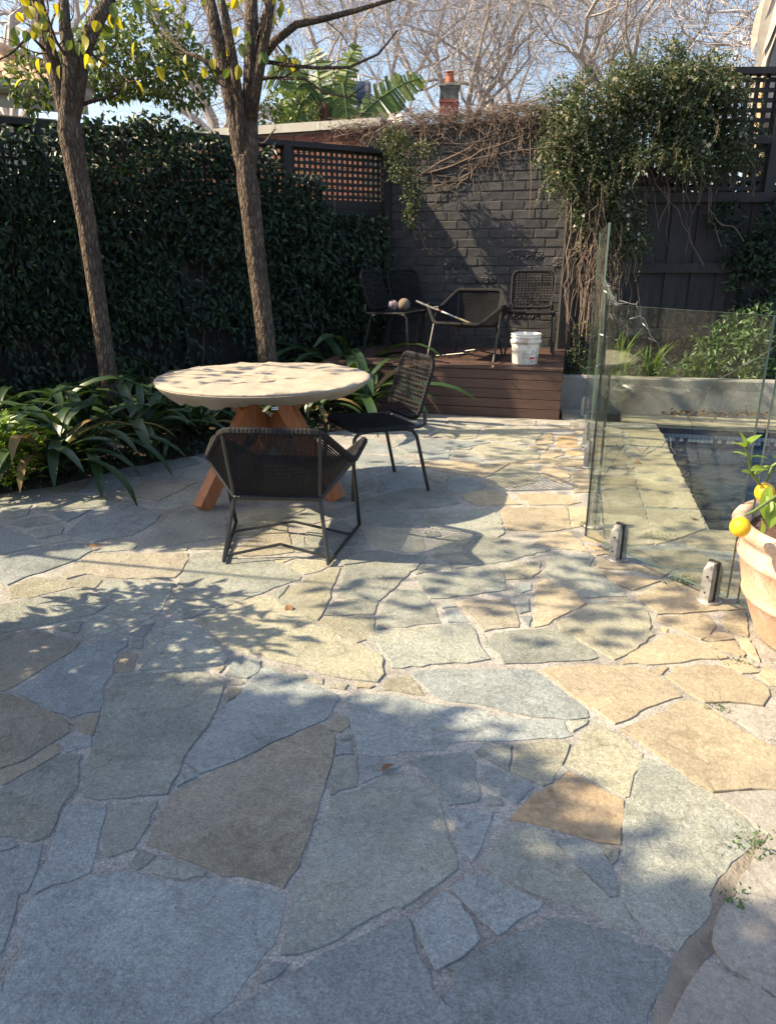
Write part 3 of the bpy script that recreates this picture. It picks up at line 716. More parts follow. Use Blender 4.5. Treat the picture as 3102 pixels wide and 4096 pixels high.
tag(red.build('red_bricks', M['redbrick'], wall), 'unpainted red bricks of the wall behind the lattice', kind='stuff')
mb = MB()
for k in range(6):
    x0 = -2.3 - k * .82
    mb.box((x0 - .41, .12, WH + .045), (.815, .34, .09 + .004 * (k % 2)))
    o = mb.build('coping_block', rough_mat('coping_cement', (.42, .39, .34), (.58, .55, .48), scale=5, rough=.9, bump=.6) if k == 0 else bpy.data.materials['coping_cement'], wall); mb = MB()
# rough spalled patches on the painted brick
def lump(name, mat, parent, c, sx, sy, sz, seed, n=26, m=12):
    rr = random.Random(seed); mb = MB(); vs = []; 
    for i in range(n + 1):
        for j in range(m + 1):
            u, v = i / n * 2 - 1, j / m * 2 - 1
            e = max(0, 1 - (u * u) ** 1.5 - (v * v) ** 1.5)
            vs.append((c[0] + u * sx, c[1] - (e ** .4) * sy * rr.uniform(.25, 1.0) + .004, c[2] + v * sz))
    mb.add(vs, [(i * (m + 1) + j, (i + 1) * (m + 1) + j, (i + 1) * (m + 1) + j + 1, i * (m + 1) + j + 1) for i in range(n) for j in range(m)])
    return mb.build(name, mat, parent)
for i, (x, z, sx, sz) in enumerate(((-.62, 1.5, .26, .06), (-.16, 1.42, .14, .06), (-1.4, 1.38, .16, .05), (-.55, .95, .2, .16), (-1.1, 1.22, .2, .04))):
    lump('spalled_patch', M['wallpaint'], wall, (x, .0, z), sx, .022, sz, i)

# ---- fences
def fence(name, O, d, length, label, parts):
    e = empty(name, O, math.atan2(d.y, d.x), label, 'fence')
    cache = {}
    def piece(nm, x, y, z, dx, dy, dz):
        key = (nm, round(dx, 3), round(dy, 3), round(dz, 3))
        if key not in cache:
            mb = MB(); b = min(.003, dx / 5, dy / 5)
            mb.box((0, 0, 0), (dx, dy, dz)); me = bpy.data.meshes.new(nm); me.from_pydata(mb.v, [], mb.f); me.materials.append(M['charcoal']); me.update(); cache[key] = me
        o = obj(nm, cache[key], e, (x, y, z)); return o
    parts(piece); return e
fd = V(-.866, -.5, 0); fO = V(-.04, 9.235, 0)            # left fence runs from the corner to the left
FH = 2.62
def left_parts(pc0):
    pc = lambda nm, x, y, z, a, b, c: pc0(nm, x, -y, z, a, b, c)
    for k in range(48):
        pc('paling', .08 + k * .155, .03 if k % 2 else .045, .98, .168, .016, 1.95)
    for z in (.35, 1.2, 1.96): pc('rail', 3.7, .0, z, 7.4, .045, .075)
    pc('lattice_rail', 3.7, .002, 2.0 + .04, 7.4, .06, .09)
    pc('cap_rail', 3.7, 0, FH, 7.4, .10, .055)
    for k in range(7): pc('post', .0 + k * 1.22, -.03, 1.31, .09, .08, 2.6)
    for k in range(84): pc('lattice_slat', .07 + k * .066, .034, 2.34, .032, .010, .52)
    for k in range(8): pc('lattice_batten', 2.8, .022, 2.12 + k * .066, 5.6, .010, .032)
fL = fence('lattice_top_fence', fO, fd, 7.4, 'dark painted paling fence with square lattice top behind the hedge', left_parts)
rfA = dep(2330, 1000, 8.42); rfA.z = 0; rfd = V(math.cos(R(-2)), math.sin(R(-2)), 0)
def right_parts(pc):
    pc('corner_post', -.13, .05, 1.3, .14, .12, 2.6)
    for k in range(24): pc('paling', .0 + k * .14 + (.008 if k % 2 else 0), .034 if k % 2 else .056, 1.0, .13 if k % 2 else .19, .018, 2.05)
    pc('rail', 1.6, 0, 1.36, 3.3, .05, .10); pc('rail', 1.6, 0, .66, 3.3, .05, .10); pc('lattice_rail', 1.6, -.005, 2.07, 3.3, .07, .095)
    pc('lattice_rail', 1.95, -.004, 2.62, 2.6, .07, .08); pc('cap_rail', 1.95, -.002, 3.24, 2.6, .11, .06)
    for x in (1.88, 3.2): pc('post', x, .0, 2.66, .10, .085, 1.15)
    for k in range(33):
        for z0, h in ((2.345, .47), (2.935, .56)):
            if z0 < 2.5 or k > 6: pc('lattice_slat', .07 + k * .098, .05, z0, .045, .010, h)
    for k in range(12):
        z = 2.16 + k * .092
        if abs(z - 2.62) < .05: continue
        pc('lattice_batten', 1.6 if z < 2.62 else 1.95, .036, z, 3.25 if z < 2.62 else 2.55, .010, .042)
fR = fence('tall_lattice_fence', rfA, rfd, 3.3, 'tall charcoal paling fence with two tiers of lattice beyond the pool', right_parts)

# ================================================================= FURNITURE
def weave(mb, P00, P10, P11, P01, nu, nv, ru, rv, sag=0.0, seg=5, flat=1.0):
    """ribs along v (nu of them) and wefts along u (nv)"""
    P00, P10, P11, P01 = map(Vector, (P00, P10, P11, P01))
    nrm = (P10 - P00).cross(P01 - P00).normalized()
    def pt(u, v): return (P00 * (1 - u) + P10 * u) * (1 - v) + (P01 * (1 - u) + P11 * u) * v + nrm * (sag * 16 * u * (1 - u) * v * (1 - v))
    for i in range(nu):
        u = (i + .5) / nu
        mb.tube([pt(u, k / seg) for k in range(seg + 1)], ru, 4, cap=False)
    for i in range(nv):
        v = (i + .5) / nv
        mb.tube([pt(k / seg, v) for k in range(seg + 1)], rv, 4, cap=False)
def roundloop(pts, r, n=5):
    """closed polygon with rounded corners"""
    P = [Vector(p) for p in pts]; out = []
    for i in range(len(P)):
        a, b, c = P[i - 1], P[i], P[(i + 1) % len(P)]
        p = b + (a - b).normalized() * r; q = b + (c - b).normalized() * r
        for k in range(n + 1):
            t = k / n; out.append((p * (1 - t) + b * t) * (1 - t) + (b * (1 - t) + q * t) * t)
    return out + [out[0]]
def wrapped(path, r, n=7, pitch=.02):
    """resample a path with small ridges so that it reads as wound rope"""
    P = [Vector(p) for p in path]; out = []; rad = []
    for a, b in zip(P[:-1], P[1:]):
        k = max(1, int((b - a).length / (pitch / 2)))
        for j in range(k):
            out.append(a + (b - a) * (j / k)); rad.append(r * (1.0 if len(out) % 2 else 1.16))
    out.append(P[-1]); rad.append(r)
    return out, rad

def make_armchair():
    e = empty('wicker_armchair')
    BT = [V(s * .235, .27, .665) for s in (-1, 1)]; SB = [V(s * .215, .20, .315) for s in (-1, 1)]
    EL = [V(s * .37, .10, .485) for s in (-1, 1)]; AT = [V(s * .405, -.17, .535) for s in (-1, 1)]; SF = [V(s * .24, -.37, .365) for s in (-1, 1)]
    mb = MB(); weave(mb, SB[0], SB[1], BT[1], BT[0], 42, 60, .0042, .0011, -.03); mb.build('woven_back', M['rope'], e)
    mb = MB(); weave(mb, SF[0], SF[1], SB[1], SB[0], 40, 34, .0048, .003, -.03); mb.build('woven_seat', M['rope'], e)
    for s in (0, 1):
        mb = MB()
        for A_, B_, C_ in ((SB[s], BT[s], EL[s]), (SB[s], EL[s], AT[s]), (SB[s], AT[s], SF[s])):
            for i in range(24):
                t = (i + .5) / 24
                mb.tube([A_ + (B_ - A_) * t, A_ + (C_ - A_) * t], .0044, 4, cap=False)
            for i in range(14):
                t = (i + .5) / 14; q = B_ + (C_ - B_) * t
                mb.tube([A_, q], .0018, 4, cap=False)
        mb.build('woven_side', M['rope'], e)
    mb = MB()
    loop = roundloop([BT[0], BT[1], EL[1], AT[1], SF[1], SF[0], AT[0], EL[0]], .045)
    p, r = wrapped(loop, .0175); mb.tube(p, r, 7, cap=False)
    mb.build('wrapped_rim', M['rope'], e)
    mb = MB()
    for s in (0, 1):
        for a, b in ((BT[s], SB[s]), (SB[s], EL[s])): mb.tube([a, b], .010, 6)
    pw, rw_ = wrapped([SB[0] + V(-.01, 0, 0), SB[1] + V(.01, 0, 0)], .0165); mb.tube(pw, rw_, 7)
    mb.build('shell_frame', M['steel_black'], e)
    FB = [V(s * .262, .30, .011) for s in (-1, 1)]; FF = [V(s * .355, -.27, .011) for s in (-1, 1)]
    for s in (0, 1):
        mb = MB(); mb.tube([SB[s], FB[s], FF[s], SB[s] * .3 + AT[s] * .7 + V(0, -.0, -.005)], .0105, 7); mb.build('leg_hoop', M['steel_black'], e)
    for t in (.12, .72):
        a = FB[0] + (FF[0] - FB[0]) * t; b = FB[1] + (FF[1] - FB[1]) * t
        m_ = (a + b) / 2 + V(0, -.05, .05)
        mb = MB(); mb.tube([a, m_, b], .0075, 6); mb.build('cross_bar', M['steel_black'], e)
    return e
def make_sidechair():
    e = empty('rope_side_chair'); w = .235
    sf = [(-w, -.23, .44), (w, -.23, .44), (w, .20, .425), (-w, .20, .425)]
    bk = [(-.215, .215, .47), (.215, .215, .47), (.215, .335, .845), (-.215, .335, .845)]
    mb = MB(); weave(mb, *[Vector(p) for p in (sf[0], sf[1], sf[2], sf[3])], 14, 14, .0058, .0058, -.02, seg=6); mb.build('woven_seat', M['rope'], e)
    mb = MB(); weave(mb, *[Vector(p) for p in (bk[0], bk[1], bk[2], bk[3])], 12, 14, .0056, .0056, .015, seg=6); mb.build('woven_back', M['rope'], e)
    mb = MB(); p, r = wrapped(roundloop(sf, .07), .0145); mb.tube(p, r, 7, cap=False); mb.build('seat_frame', M['rope'], e)
    mb = MB(); p, r = wrapped(roundloop(bk, .08), .0145); mb.tube(p, r, 7, cap=False); mb.build('back_frame', M['rope'], e)
    for s in (-1, 1):
        mb = MB(); mb.tube([(s * w, .12, .43), (s * w, .22, .428), (s * .232, .262, .44), (s * .222, .262, .52)], .0125, 7); mb.build('back_bracket', M['steel_black'], e)
        mb = MB(); mb.tube([(s * w, -.14, .43), (s * w, -.20, .425), (s * w, -.232, .39), (s * .25, -.255, .0)], .0125, 8); mb.build('leg', M['steel_black'], e)
        mb = MB(); mb.tube([(s * w, .10, .425), (s * w, .17, .41), (s * w, .20, .37), (s * .25, .285, .0)], .0125, 8); mb.build('leg', M['steel_black'], e)
    return e
AC = 'woven black rope armchairs'; SC = 'black rope side chairs'
arm1 = make_armchair(); arm1.location = (-.535, 3.62, .004); arm1.rotation_euler = (0, 0, R(176)); arm1.location.z = .006
tag(arm1, 'black woven armchair seen from behind, pulled up to the round table', 'armchair', AC)
side1 = make_sidechair(); side1.location = (-.10, 4.66, .006); side1.rotation_euler = (0, 0, R(-64))
tag(side1, 'black rope side chair beside the round table, facing left', 'chair', SC)
# arm1 has its back to the camera
arm1.rotation_euler = (0, 0, R(180 - 4))
def flip(e): pass
arm2 = copy_tree(arm1); arm2.location = (.84, 7.66, DH + .003); arm2.rotation_euler = (0, 0, R(-26))
tag(arm2, 'black woven armchair on the timber deck with a garden tool lying in it', 'armchair', AC)
side2 = copy_tree(side1); side2.location = (1.52, 7.98, DH + .003); side2.rotation_euler = (0, 0, R(-10))
tag(side2, 'black rope side chair on the deck behind the white bucket', 'chair', SC)
side3 = copy_tree(side1); side3.location = (.10, 7.98, DH + .003); side3.rotation_euler = (0, 0, R(62))
tag(side3, 'black rope side chair at the left end of the deck with balls on its seat', 'chair', SC)
side4 = copy_tree(side1); side4.location = (.36, 8.50, DH + .003); side4.rotation_euler = (0, 0, R(38))
tag(side4, 'dark rope side chair against the wall between the ball chair and deck armchair', 'chair', SC)

# round table under its cover
TC = V(-.765, 4.52, 0); TR = .645; TH = .755
table = empty('round_table', TC, 0, 'round patio table on crossed orange timber legs', 'table')
mb = MB(); mb.lathe([(0, TH - .045), (TR - .04, TH - .045), (TR - .03, TH - .03), (TR - .03, TH - .012), (0, TH - .012)], 48); mb.build('table_top', M['teak'], table)
for (fx, fy), (tx, ty) in (((-1.13, 4.17), (-.80, 4.62)), ((-.32, 4.37), (-.70, 4.5)), ((-.55, 5.02), (-1.0, 4.42)), ((-1.02, 4.98), (-.52, 4.45))):
    a = V(fx, fy, .0) - TC; b = V(tx, ty, TH - .05) - TC
    mb = MB(); mb.beam(a + V(0, 0, .006), b, .075, .095); mb.build('leg', M['teak'], table)
mb = MB(); mb.beam(V(-.30, -.02, TH - .10), V(.32, .04, TH - .10), .09, .07); mb.build('top_rail', M['teak'], table)
mb = MB(); na, prof = 120, []
rings = [(0, 0), (.1, 0), (.2, 0), (.3, 0), (.4, 0), (.48, 0), (.55, 0), (.615, -.001), (.638, -.003), (.649, -.007), (.650, -.014), (.640, -.027), (.612, -.042), (.575, -.056), (.53, -.066)]
for i, (r_, dz) in enumerate(rings):
    for j in range(na):
        a = 2 * math.pi * j / na; wv = 0; rr = r_ * 1.012
        sk = max(0, (i - 9) / 5)
        pleat = noise1(a * 7, 1) * .4 + noise1(a * 17, 4) * .6; gath = max(0, math.cos(a - R(278))) ** 8
        rr += sk * pleat * (.020 + .03 * gath * math.sin(a * 46))
        low = .5 + .5 * math.cos(a - R(215)); low2 = .5 + .5 * math.cos(a - R(315))
        dz2 = dz - sk * sk * (.008 + .045 * max(low, low2 * .8) ** 4 + .012 * noise1(a * 5, 2) + .008 * noise1(a * 13, 7))
        top = .006 * noise1(r_ * 18 * math.cos(a), 3) + .006 * noise1(r_ * 9 * math.sin(a) + r_ * 6 * math.cos(a), 8) if i < 9 else .004 * pleat
        mb.v.append((rr * math.cos(a), rr * math.sin(a), dz2 + top + .006))
for i in range(len(rings) - 1):
    for j in range(na):
        q = (j + 1) % na; mb.f.append([i * na + j, i * na + q, (i + 1) * na + q, (i + 1) * na + j][::-1]); mb.m.append(0)
cov = empty('table_cover', TC + V(0, 0, TH), 0, 'beige canvas cover stretched over the round table top', 'cover')
mb.build('canvas', M['canvas'], cov, smooth=True)
mb = MB(); 
for j in range(0, na):
    a0, a1 = 2 * math.pi * j / na, 2 * math.pi * (j + 1) / na
    mb.tube([(.6605 * math.cos(a0), .6605 * math.sin(a0), .0145 * -1), (.6605 * math.cos(a1), .6605 * math.sin(a1), .0145 * -1)], .0022, 4, cap=False)
mb.build('seam', rough_mat('seam_thread', (.30, .25, .19), (.36, .30, .23)), cov)
mtag = plain('white_label', (.8, .8, .8), .5); mblk = plain('black_print', (.02, .02, .02), .5)
an = R(284); tp = V(.61 * math.cos(an), .61 * math.sin(an), -.085)
mb = MB(); mb.box((0, 0, 0), (.034, .002, .016), rz=an + R(90)); tg = mb.build('label_tag', mtag, cov, loc=tp)
mb = MB(); mb.box((-.010, -.0018, 0), (.006, .0012, .008), rz=0); mb.box((.004, -.0018, 0), (.017, .0012, .003)); o = mb.build('tag_print', mblk, tg); o.rotation_euler = (0, 0, an + R(90) )

# ================================================================= SMALL THINGS ON THE DECK
bk_ = gnd(2101, 1458, DH); 
bucket = empty('paint_bucket', (bk_.x, bk_.y + .06, DH + .003), 0, 'white plastic paint bucket with a printed label at the deck front edge', 'bucket')
mplast = rough_mat('dirty_white_plastic', (.62, .60, .57), (.78, .77, .75), scale=7, rough=.45, bump=.2, c3=(.36, .31, .27), s3=9)
mb = MB(); mb.lathe([(0, 0), (.118, 0), (.122, .006), (.134, .19), (.135, .2), (.147, .203), (.148, .228), (.138, .232), (.139, .25), (.146, .252), (.147, .262), (.139, .266), (.140, .276), (.146, .279), (.146, .287), (.141, .29), (.136, .288), (.132, .2), (.118, .02), (0, .02)], 40)
mb.build('body', mplast, bucket, smooth=True)
mb = MB(); mb.tube([(-.149 * math.cos(t_), -.08 * math.sin(t_) - .09 * math.sin(t_), .215 - .11 * math.sin(t_)) for t_ in np.linspace(0, math.pi, 16)], .0028, 5)
mb.build('wire_handle', M['spigot'], bucket)
mred = plain('red_print', (.6, .03, .06), .5); mgrey = plain('grey_print', (.25, .24, .23), .6)
def on_bucket(mb, a0, a1, z0, z1, off=.0015):
    n = 6; rz = lambda z: .122 + .012 * (z - .006) / .184 + off
    vs = [];
    for z in (z0, z1):
        for k in range(n + 1):
            a = a0 + (a1 - a0) * k / n; vs.append((rz(z) * math.sin(a), -rz(z) * math.cos(a), z))
    mb.add(vs, [(k, k + 1, n + 2 + k, n + 1 + k) for k in range(n)])
mb = MB(); on_bucket(mb, .12, .62, .045, .16); mb.build('paper_label', mtag, bucket)
mb = MB(); on_bucket(mb, .16, .58, .052, .075, .0025); mb.build('red_panel', mred, bucket)
mb = MB(); rr_ = random.Random(3)
for k in range(6): on_bucket(mb, .2, .3 + rr_.uniform(.05, .3), .088 + k * .011, .092 + k * .011, .0026)
for k in range(7): on_bucket(mb, -.42, -.3 + rr_.uniform(.1, .35), .06 + k * .012, .0635 + k * .012, .0016)
mb.build('print_lines', mgrey, bucket)

def ball(name, c, r, mat, label):
    mb = MB(); n, m = 24, 16
    mb.lathe([(max(1e-4, r * math.sin(math.pi * i / m)), -r * math.cos(math.pi * i / m)) for i in range(m + 1)], n)
    o = mb.build(name, mat, None, smooth=True, loc=c); return tag(o, label, 'ball', 'balls on the deck chair')
cz = DH + .455
mball = rough_mat('worn_brown_ball', (.15, .115, .085), (.22, .175, .13), scale=9, rough=.9, bump=.8, c3=(.10, .12, .09), s3=4)
mbp, t, p = newmat('pink_black_ball'); cc = N(t, 'ShaderNodeTexCoord'); vo = N(t, 'ShaderNodeTexVoronoi', Scale=34.0); vo.feature = 'DISTANCE_TO_EDGE'
t.links.new(cc.outputs['Object'], vo.inputs[0]); sx = N(t, 'ShaderNodeSeparateXYZ'); t.links.new(cc.outputs['Object'], sx.inputs[0])
r1 = ramp(t, [(.05, (.36, .28, .31)), (.1, (.03, .03, .035))], vo.outputs['Distance']); r2 = ramp(t, [(.5, (0, 0, 0)), (.505, (1, 1, 1))], None)
ma = N(t, 'ShaderNodeMath'); ma.operation = 'ADD'; ma.inputs[1].default_value = .5; t.links.new(sx.outputs[0], ma.inputs[0]); t.links.new(ma.outputs[0], r2.inputs[0])
t.links.new(mixc(t, r1.outputs[0], (.34, .24, .28), r2.outputs[0]), p.inputs['Base Color']); p.inputs['Roughness'].default_value = .7
b2 = ball('tennis_ball', V(.17, 7.90, cz + .066), .064, mball, 'large brown fuzzy tennis ball with pale seam on the deck chair seat')
mb = MB(); mb.tube([(.0655 * math.sin(.9 + .25 * math.cos(3 * x)) * math.cos(x), .0655 * math.sin(.9 + .25 * math.cos(3 * x)) * math.sin(x), -.0655 * math.cos(.9 + .25 * math.cos(3 * x))) for x in np.linspace(0, 2 * math.pi, 40)], .0026, 5, cap=False)
mb.build('seam', plain('pale_seam', (.55, .5, .42), .8), b2)
b2.rotation_euler = (R(60), R(20), 0)
ball('patterned_ball', V(.055, 7.93, cz + .056), .054, mbp, 'pink and black patterned ball behind the brown tennis ball')

# garden tool lying in the deck armchair
ta, tb = dep(1663, 1203, 7.52), dep(1895, 1300, 7.28)
tool = empty('garden_tool', ta, 0, 'long handled pruning tool with pale wooden grip lying across the deck armchair', 'tool')
dv = tb - ta
mb = MB(); mb.tube([dv * .68, dv * .80, dv * .9, dv], [.009, .011, .010, .012], 10); mb.build('wooden_grip', rough_mat('pale_wood', (.22, .18, .11), (.32, .26, .17), stretch=(1, 8, 8)), tool, smooth=True)
mb = MB(); mb.tube([dv * .43, dv * .68], .008, 10); mb.build('white_shaft', plain('grey_white_shaft', (.38, .40, .42), .4), tool, smooth=True)
mb = MB(); mb.tube([dv * .36, dv * .44], .009, 10); mb.build('brown_collar', M['deadleaf'] if False else plain('brown_collar', (.2, .07, .04), .6), tool, smooth=True)
mb = MB(); mb.beam(V(0, 0, 0), dv * .37, .006, .016); mb.tube([dv * .28, dv * .33 + V(.03, 0, .02), dv * .37], .005, 6); mb.build('steel_blade', M['spigot'], tool)

# ================================================================= GLASS POOL FENCE
mg, t, p = newmat('pool_glass'); out = t.nodes['Material Output']
tb_ = N(t, 'ShaderNodeBsdfTransparent'); tb_.inputs[0].default_value = (.945, .975, .945, 1)
gl = N(t, 'ShaderNodeBsdfGlossy'); gl.inputs['Roughness'].default_value = .02; gl.inputs[0].default_value = (.9, .9, .9, 1)
fr = N(t, 'ShaderNodeFresnel'); fr.inputs[0].default_value = 1.45
fm = N(t, 'ShaderNodeMath'); fm.operation = 'MULTIPLY'; fm.inputs[1].default_value = .45; t.links.new(fr.outputs[0], fm.inputs[0])
mx = N(t, 'ShaderNodeMixShader'); t.links.new(fm.outputs[0], mx.inputs[0]); t.links.new(tb_.outputs[0], mx.inputs[1]); t.links.new(gl.outputs[0], mx.inputs[2])
df = N(t, 'ShaderNodeBsdfDiffuse'); df.inputs[0].default_value = (.65, .62, .55, 1)
nz = N(t, 'ShaderNodeTexNoise', Scale=70.0, Detail=6.0, Roughness=.7); cc = N(t, 'ShaderNodeTexCoord'); t.links.new(cc.outputs['Object'], nz.inputs['Vector'])
nz2 = N(t, 'ShaderNodeTexNoise', Scale=2.5, Detail=3.0); t.links.new(cc.outputs['Object'], nz2.inputs['Vector'])
d1 = ramp(t, [(.5, (.004,) * 3), (.78, (.07,) * 3)], nz.outputs['Fac']); d2 = ramp(t, [(.3, (.25,) * 3), (.75, (1,) * 3)], nz2.outputs['Fac'])
dm = mixc(t, d1.outputs[0], d2.outputs[0], 1.0, 'MULTIPLY')
mx2 = N(t, 'ShaderNodeMixShader'); t.links.new(dm, mx2.inputs[0]); t.links.new(mx.outputs[0], mx2.inputs[1]); t.links.new(df.outputs[0], mx2.inputs[2]); t.links.new(mx2.outputs[0], out.inputs[0])
medge = plain('glass_edge', (.16, .22, .18), .15)
medged = plain('glass_edge_dark', (.03, .045, .04), .2)
def pane(name, a, b, z0, za, zb, label, edge_mat=None, group='frameless glass pool fence panels'):
    a, b = Vector(a), Vector(b); d = (b - a); L_ = d.length; o = empty(name, (a.x, a.y, 0), math.atan2(d.y, d.x), label, 'glass panel', group)
    h = .007; fr_ = [(0, z0), (L_, z0), (L_, zb), (0, za)]
    mb = MB(); mb.add([(x, -h, z) for x, z in fr_] + [(x, h, z) for x, z in fr_], [(0, 1, 2, 3), (7, 6, 5, 4)]); mb.build('glass_sheet', mg, o)
    for k in range(4):
        (x0, z_0), (x1, z_1) = fr_[k], fr_[(k + 1) % 4]
        mb = MB(); mb.add([(x0, -h, z_0), (x0, h, z_0), (x1, h, z_1), (x1, -h, z_1)], [(0, 1, 2, 3)]); mb.build('polished_edge', (edge_mat if (edge_mat and k == 3) else medge), o)
    return o
def spig(p, rz, label):
    o = empty('glass_spigot', (p.x, p.y, .003), rz, label, 'spigot', 'steel spigots holding the pool glass')
    mb = MB(); mb.lathe([(0, 0), (.052, 0), (.052, .006), (.048, .010), (0, .010)], 28); mb.build('base_plate', M['spigot'], o)
    for s, y in ((0, -.021), (1, .021)):
        mb = MB(); w = .023; sg = -1 if s == 0 else 1
        pr = [(-w, 0), (w, 0), (w, .165), (0 + .012, .19), (-.012, .19), (-w, .165)]
        oc = [(-w, .006), (-w, .15), (-w * .72, .188), (w * .72, .188), (w, .15), (w, .006)]
        vs = [(x, y + sg * (.015 if z < .16 else .002), z) for x, z in oc] + [(x, y - sg * .014, z) for x, z in oc]
        n = 6; mb.add(vs, [tuple(range(n)) if sg < 0 else tuple(reversed(range(n))), tuple(range(n, 2 * n))] + [(i, (i + 1) % n, n + (i + 1) % n, n + i) for i in range(n)])
        cl = mb.build('clamp_half', M['spigot'], o)
        for z in (.05, .125):
            b = MB(); b.tube([(0, y + sg * .010, z), (0, y + sg * .0165, z)], .0045, 10); b.build('bolt', M['rubber'], cl)
    mb = MB(); mb.box((0, 0, .1), (.05, .0135, .19)); mb.build('rubber_gasket', M['rubber'], o)
    return o
s1, s2 = gnd(2465, 2240), gnd(2831, 2407)
fdv = (s2 - s1).normalized(); fa = math.atan2(fdv.y, fdv.x)
off = V(fdv.y, -fdv.x, 0) * -.0
c0 = s1 + fdv * (gnd(2390, 2131, .055) - s1).dot(fdv)
br = gnd(2945, 2383, .05); tR = (br - s1).dot(fdv)
pane('glass_fence', c0, s1 + fdv * tR, .055, 1.235, 1.235, 'front pane of the glass pool fence, held by two spigots beside the terracotta pot', medged)
spig(s1, fa, 'steel spigot at the corner end of the front glass pane'); spig(s2, fa, 'steel spigot of the front glass pane nearest the terracotta pot')
pane('glass_fence', s1 + fdv * (tR + .05), s1 + fdv * (tR + 1.5), .055, 1.235, 1.235, 'glass pane behind the terracotta pot at the right edge')
sd = [gnd(2368, 2107), gnd(2352, 1870), gnd(2340, 1784), gnd(2335, 1663)]
l0 = sd[0]; ld = (sd[3] - sd[0]).normalized(); la = math.atan2(ld.y, ld.x)
pane('glass_fence', l0 - ld * .20, l0 + ld * 1.47, .055, 1.225, 1.31, 'nearer glass pane of the pool fence seen edge-on, running towards the deck', medged)
pane('glass_fence', l0 + ld * 1.50, l0 + ld * 3.32, .055, 1.68, 1.68, 'taller glass pane of the pool fence seen edge-on beside the deck')
for q, lb in zip(sd, ('nearest of the four spigots under the edge-on glass', 'second spigot from the corner under the edge-on glass', 'third spigot from the corner under the edge-on glass', 'spigot beside the deck at the far end of the glass')):
    q = l0 + ld * (q - l0).dot(ld); spig(q, la, lb)
# string lights on the glass
mcord = plain('clear_cord', (.13, .135, .14), .5); mbulb = plain('clear_bulb', (.16, .165, .18), .3)
def hang(a, b, sag, n=14):
    return [a + (b - a) * (k / n) + V(random.gauss(0, .006), random.gauss(0, .006), -sag * 4 * (k / n) * (1 - k / n) + random.gauss(0, .008)) for k in range(n + 1)]
lights = empty('string_lights', (c0.x, c0.y, 0), 0, 'unlit fairy light string draped along the top of the pool glass', 'lights')
fp = lambda t, z, y=.02: c0 + fdv * t + V(-fdv.y, fdv.x, 0) * y + V(0, 0, z) - lights.location
paths = [hang(fp(.0, 1.245), fp(.16, 1.245), .0, 5) + hang(fp(.16, 1.235), fp(.52, .90), .02, 12), hang(fp(.52, .90), fp(1.02, 1.24), .03, 12),
         hang(fp(.05, .50), fp(.32, .56), -.05, 8), hang(fp(.32, .56), fp(.48, .60), -.05, 6)]
lp = [l0 + ld * t_ + V(0, .0, 1.25 + .05 * t_) + V(-ld.y, ld.x, 0) * .02 - lights.location for t_ in np.linspace(-.1, 1.45, 9)]
paths += [[q + V(0, 0, random.gauss(-.01, .03)) for q in lp], hang(lp[1], lp[1] + V(.02, .0, -.75), 0, 10), hang(lp[4], lp[4] + V(.02, 0, -.9), 0, 10)]
mb = MB(); bb = MB()
for pth in paths:
    mb.tube(pth, .0016, 5)
    for q in pth[1::2]:
        d_ = V(random.gauss(0, .02), random.gauss(0, .02), random.gauss(.0, .02)).normalized() * .03
        mb.tube([q, q + d_], .0016, 4); bb.tube([q + d_, q + d_ * 1.7], [.0035, .0025], 6)
mb.build('cord', mcord, lights); tag(bb.build('bulbs', mbulb, lights), kind='stuff')

# ================================================================= POT AND LEMON TREE
PC = V(1.735, 2.56, 0)
pot = empty('terracotta_pot', PC, 0, 'large weathered terracotta pot with raised bands at the right edge', 'pot')
mb = MB(); mb.lathe([(0, 0), (.245, 0), (.252, .01), (.285, .09), (.318, .17), (.326, .176), (.330, .186), (.327, .196), (.345, .27), (.356, .33), (.366, .338), (.368, .35), (.362, .36), (.364, .40), (.366, .415), (.385, .43), (.400, .45), (.402, .468), (.394, .482), (.372, .486), (.352, .48), (.344, .46), (.335, .40), (0, .40)], 72)
mb.build('pot_body', M['terracotta'], pot, smooth=True)
mb = MB(); vs = []; n = 28
for i in range(9):
    for j in range(n):
        a = 2 * math.pi * j / n; r_ = .345 * i / 8; vs.append((r_ * math.cos(a), r_ * math.sin(a), .435 + random.gauss(0, .006)))
mb.add(vs, [(i * n + j, i * n + (j + 1) % n, (i + 1) * n + (j + 1) % n, (i + 1) * n + j) for i in range(8) for j in range(n)])
mb.build('potting_soil', rough_mat('bark_mulch', (.07, .035, .03), (.16, .085, .07), scale=60, rough=.95, bump=1, bscale=90, bdist=.02), pot, smooth=False)
lem = empty('lemon_tree', PC + V(0, 0, .43), 0, 'young citrus tree with two ripe orange-yellow fruits in the terracotta pot', 'tree')
lo = lem.location
mstem = plain('green_stem', (.12, .17, .05), .5)
f1, f2 = dep(2958, 2108, 2.40), dep(3056, 1970, 2.55)
mb = MB()
top = V(0, 0, .75)
mb.tube([(0, 0, -.03), (.01, .0, .3), (0, 0, .55), top], [.014, .012, .009, .006], 8)
br1 = [V(0, 0, .28), V(-.14, -.05, .33), V(-.26, -.12, .30), f1 - lo + V(.05, .02, .052), f1 - lo + V(.008, 0, .044)]
br2 = [V(0, 0, .4), V(-.12, -.02, .46), f2 - lo + V(.01, 0, .10), f2 - lo + V(0, 0, .042)]
sh = [dep(3093, 2010, 2.56) - lo, dep(3010, 1905, 2.55) - lo, dep(2990, 1830, 2.53) - lo, dep(2975, 1790, 2.52) - lo]
br3 = [V(0, 0, .36)] + sh
for b_ in (br1, br2, br3): mb.tube(b_, [.006] * (len(b_) - 1) + [.003], 6)
mb.build('stem', mstem, lem, smooth=True)
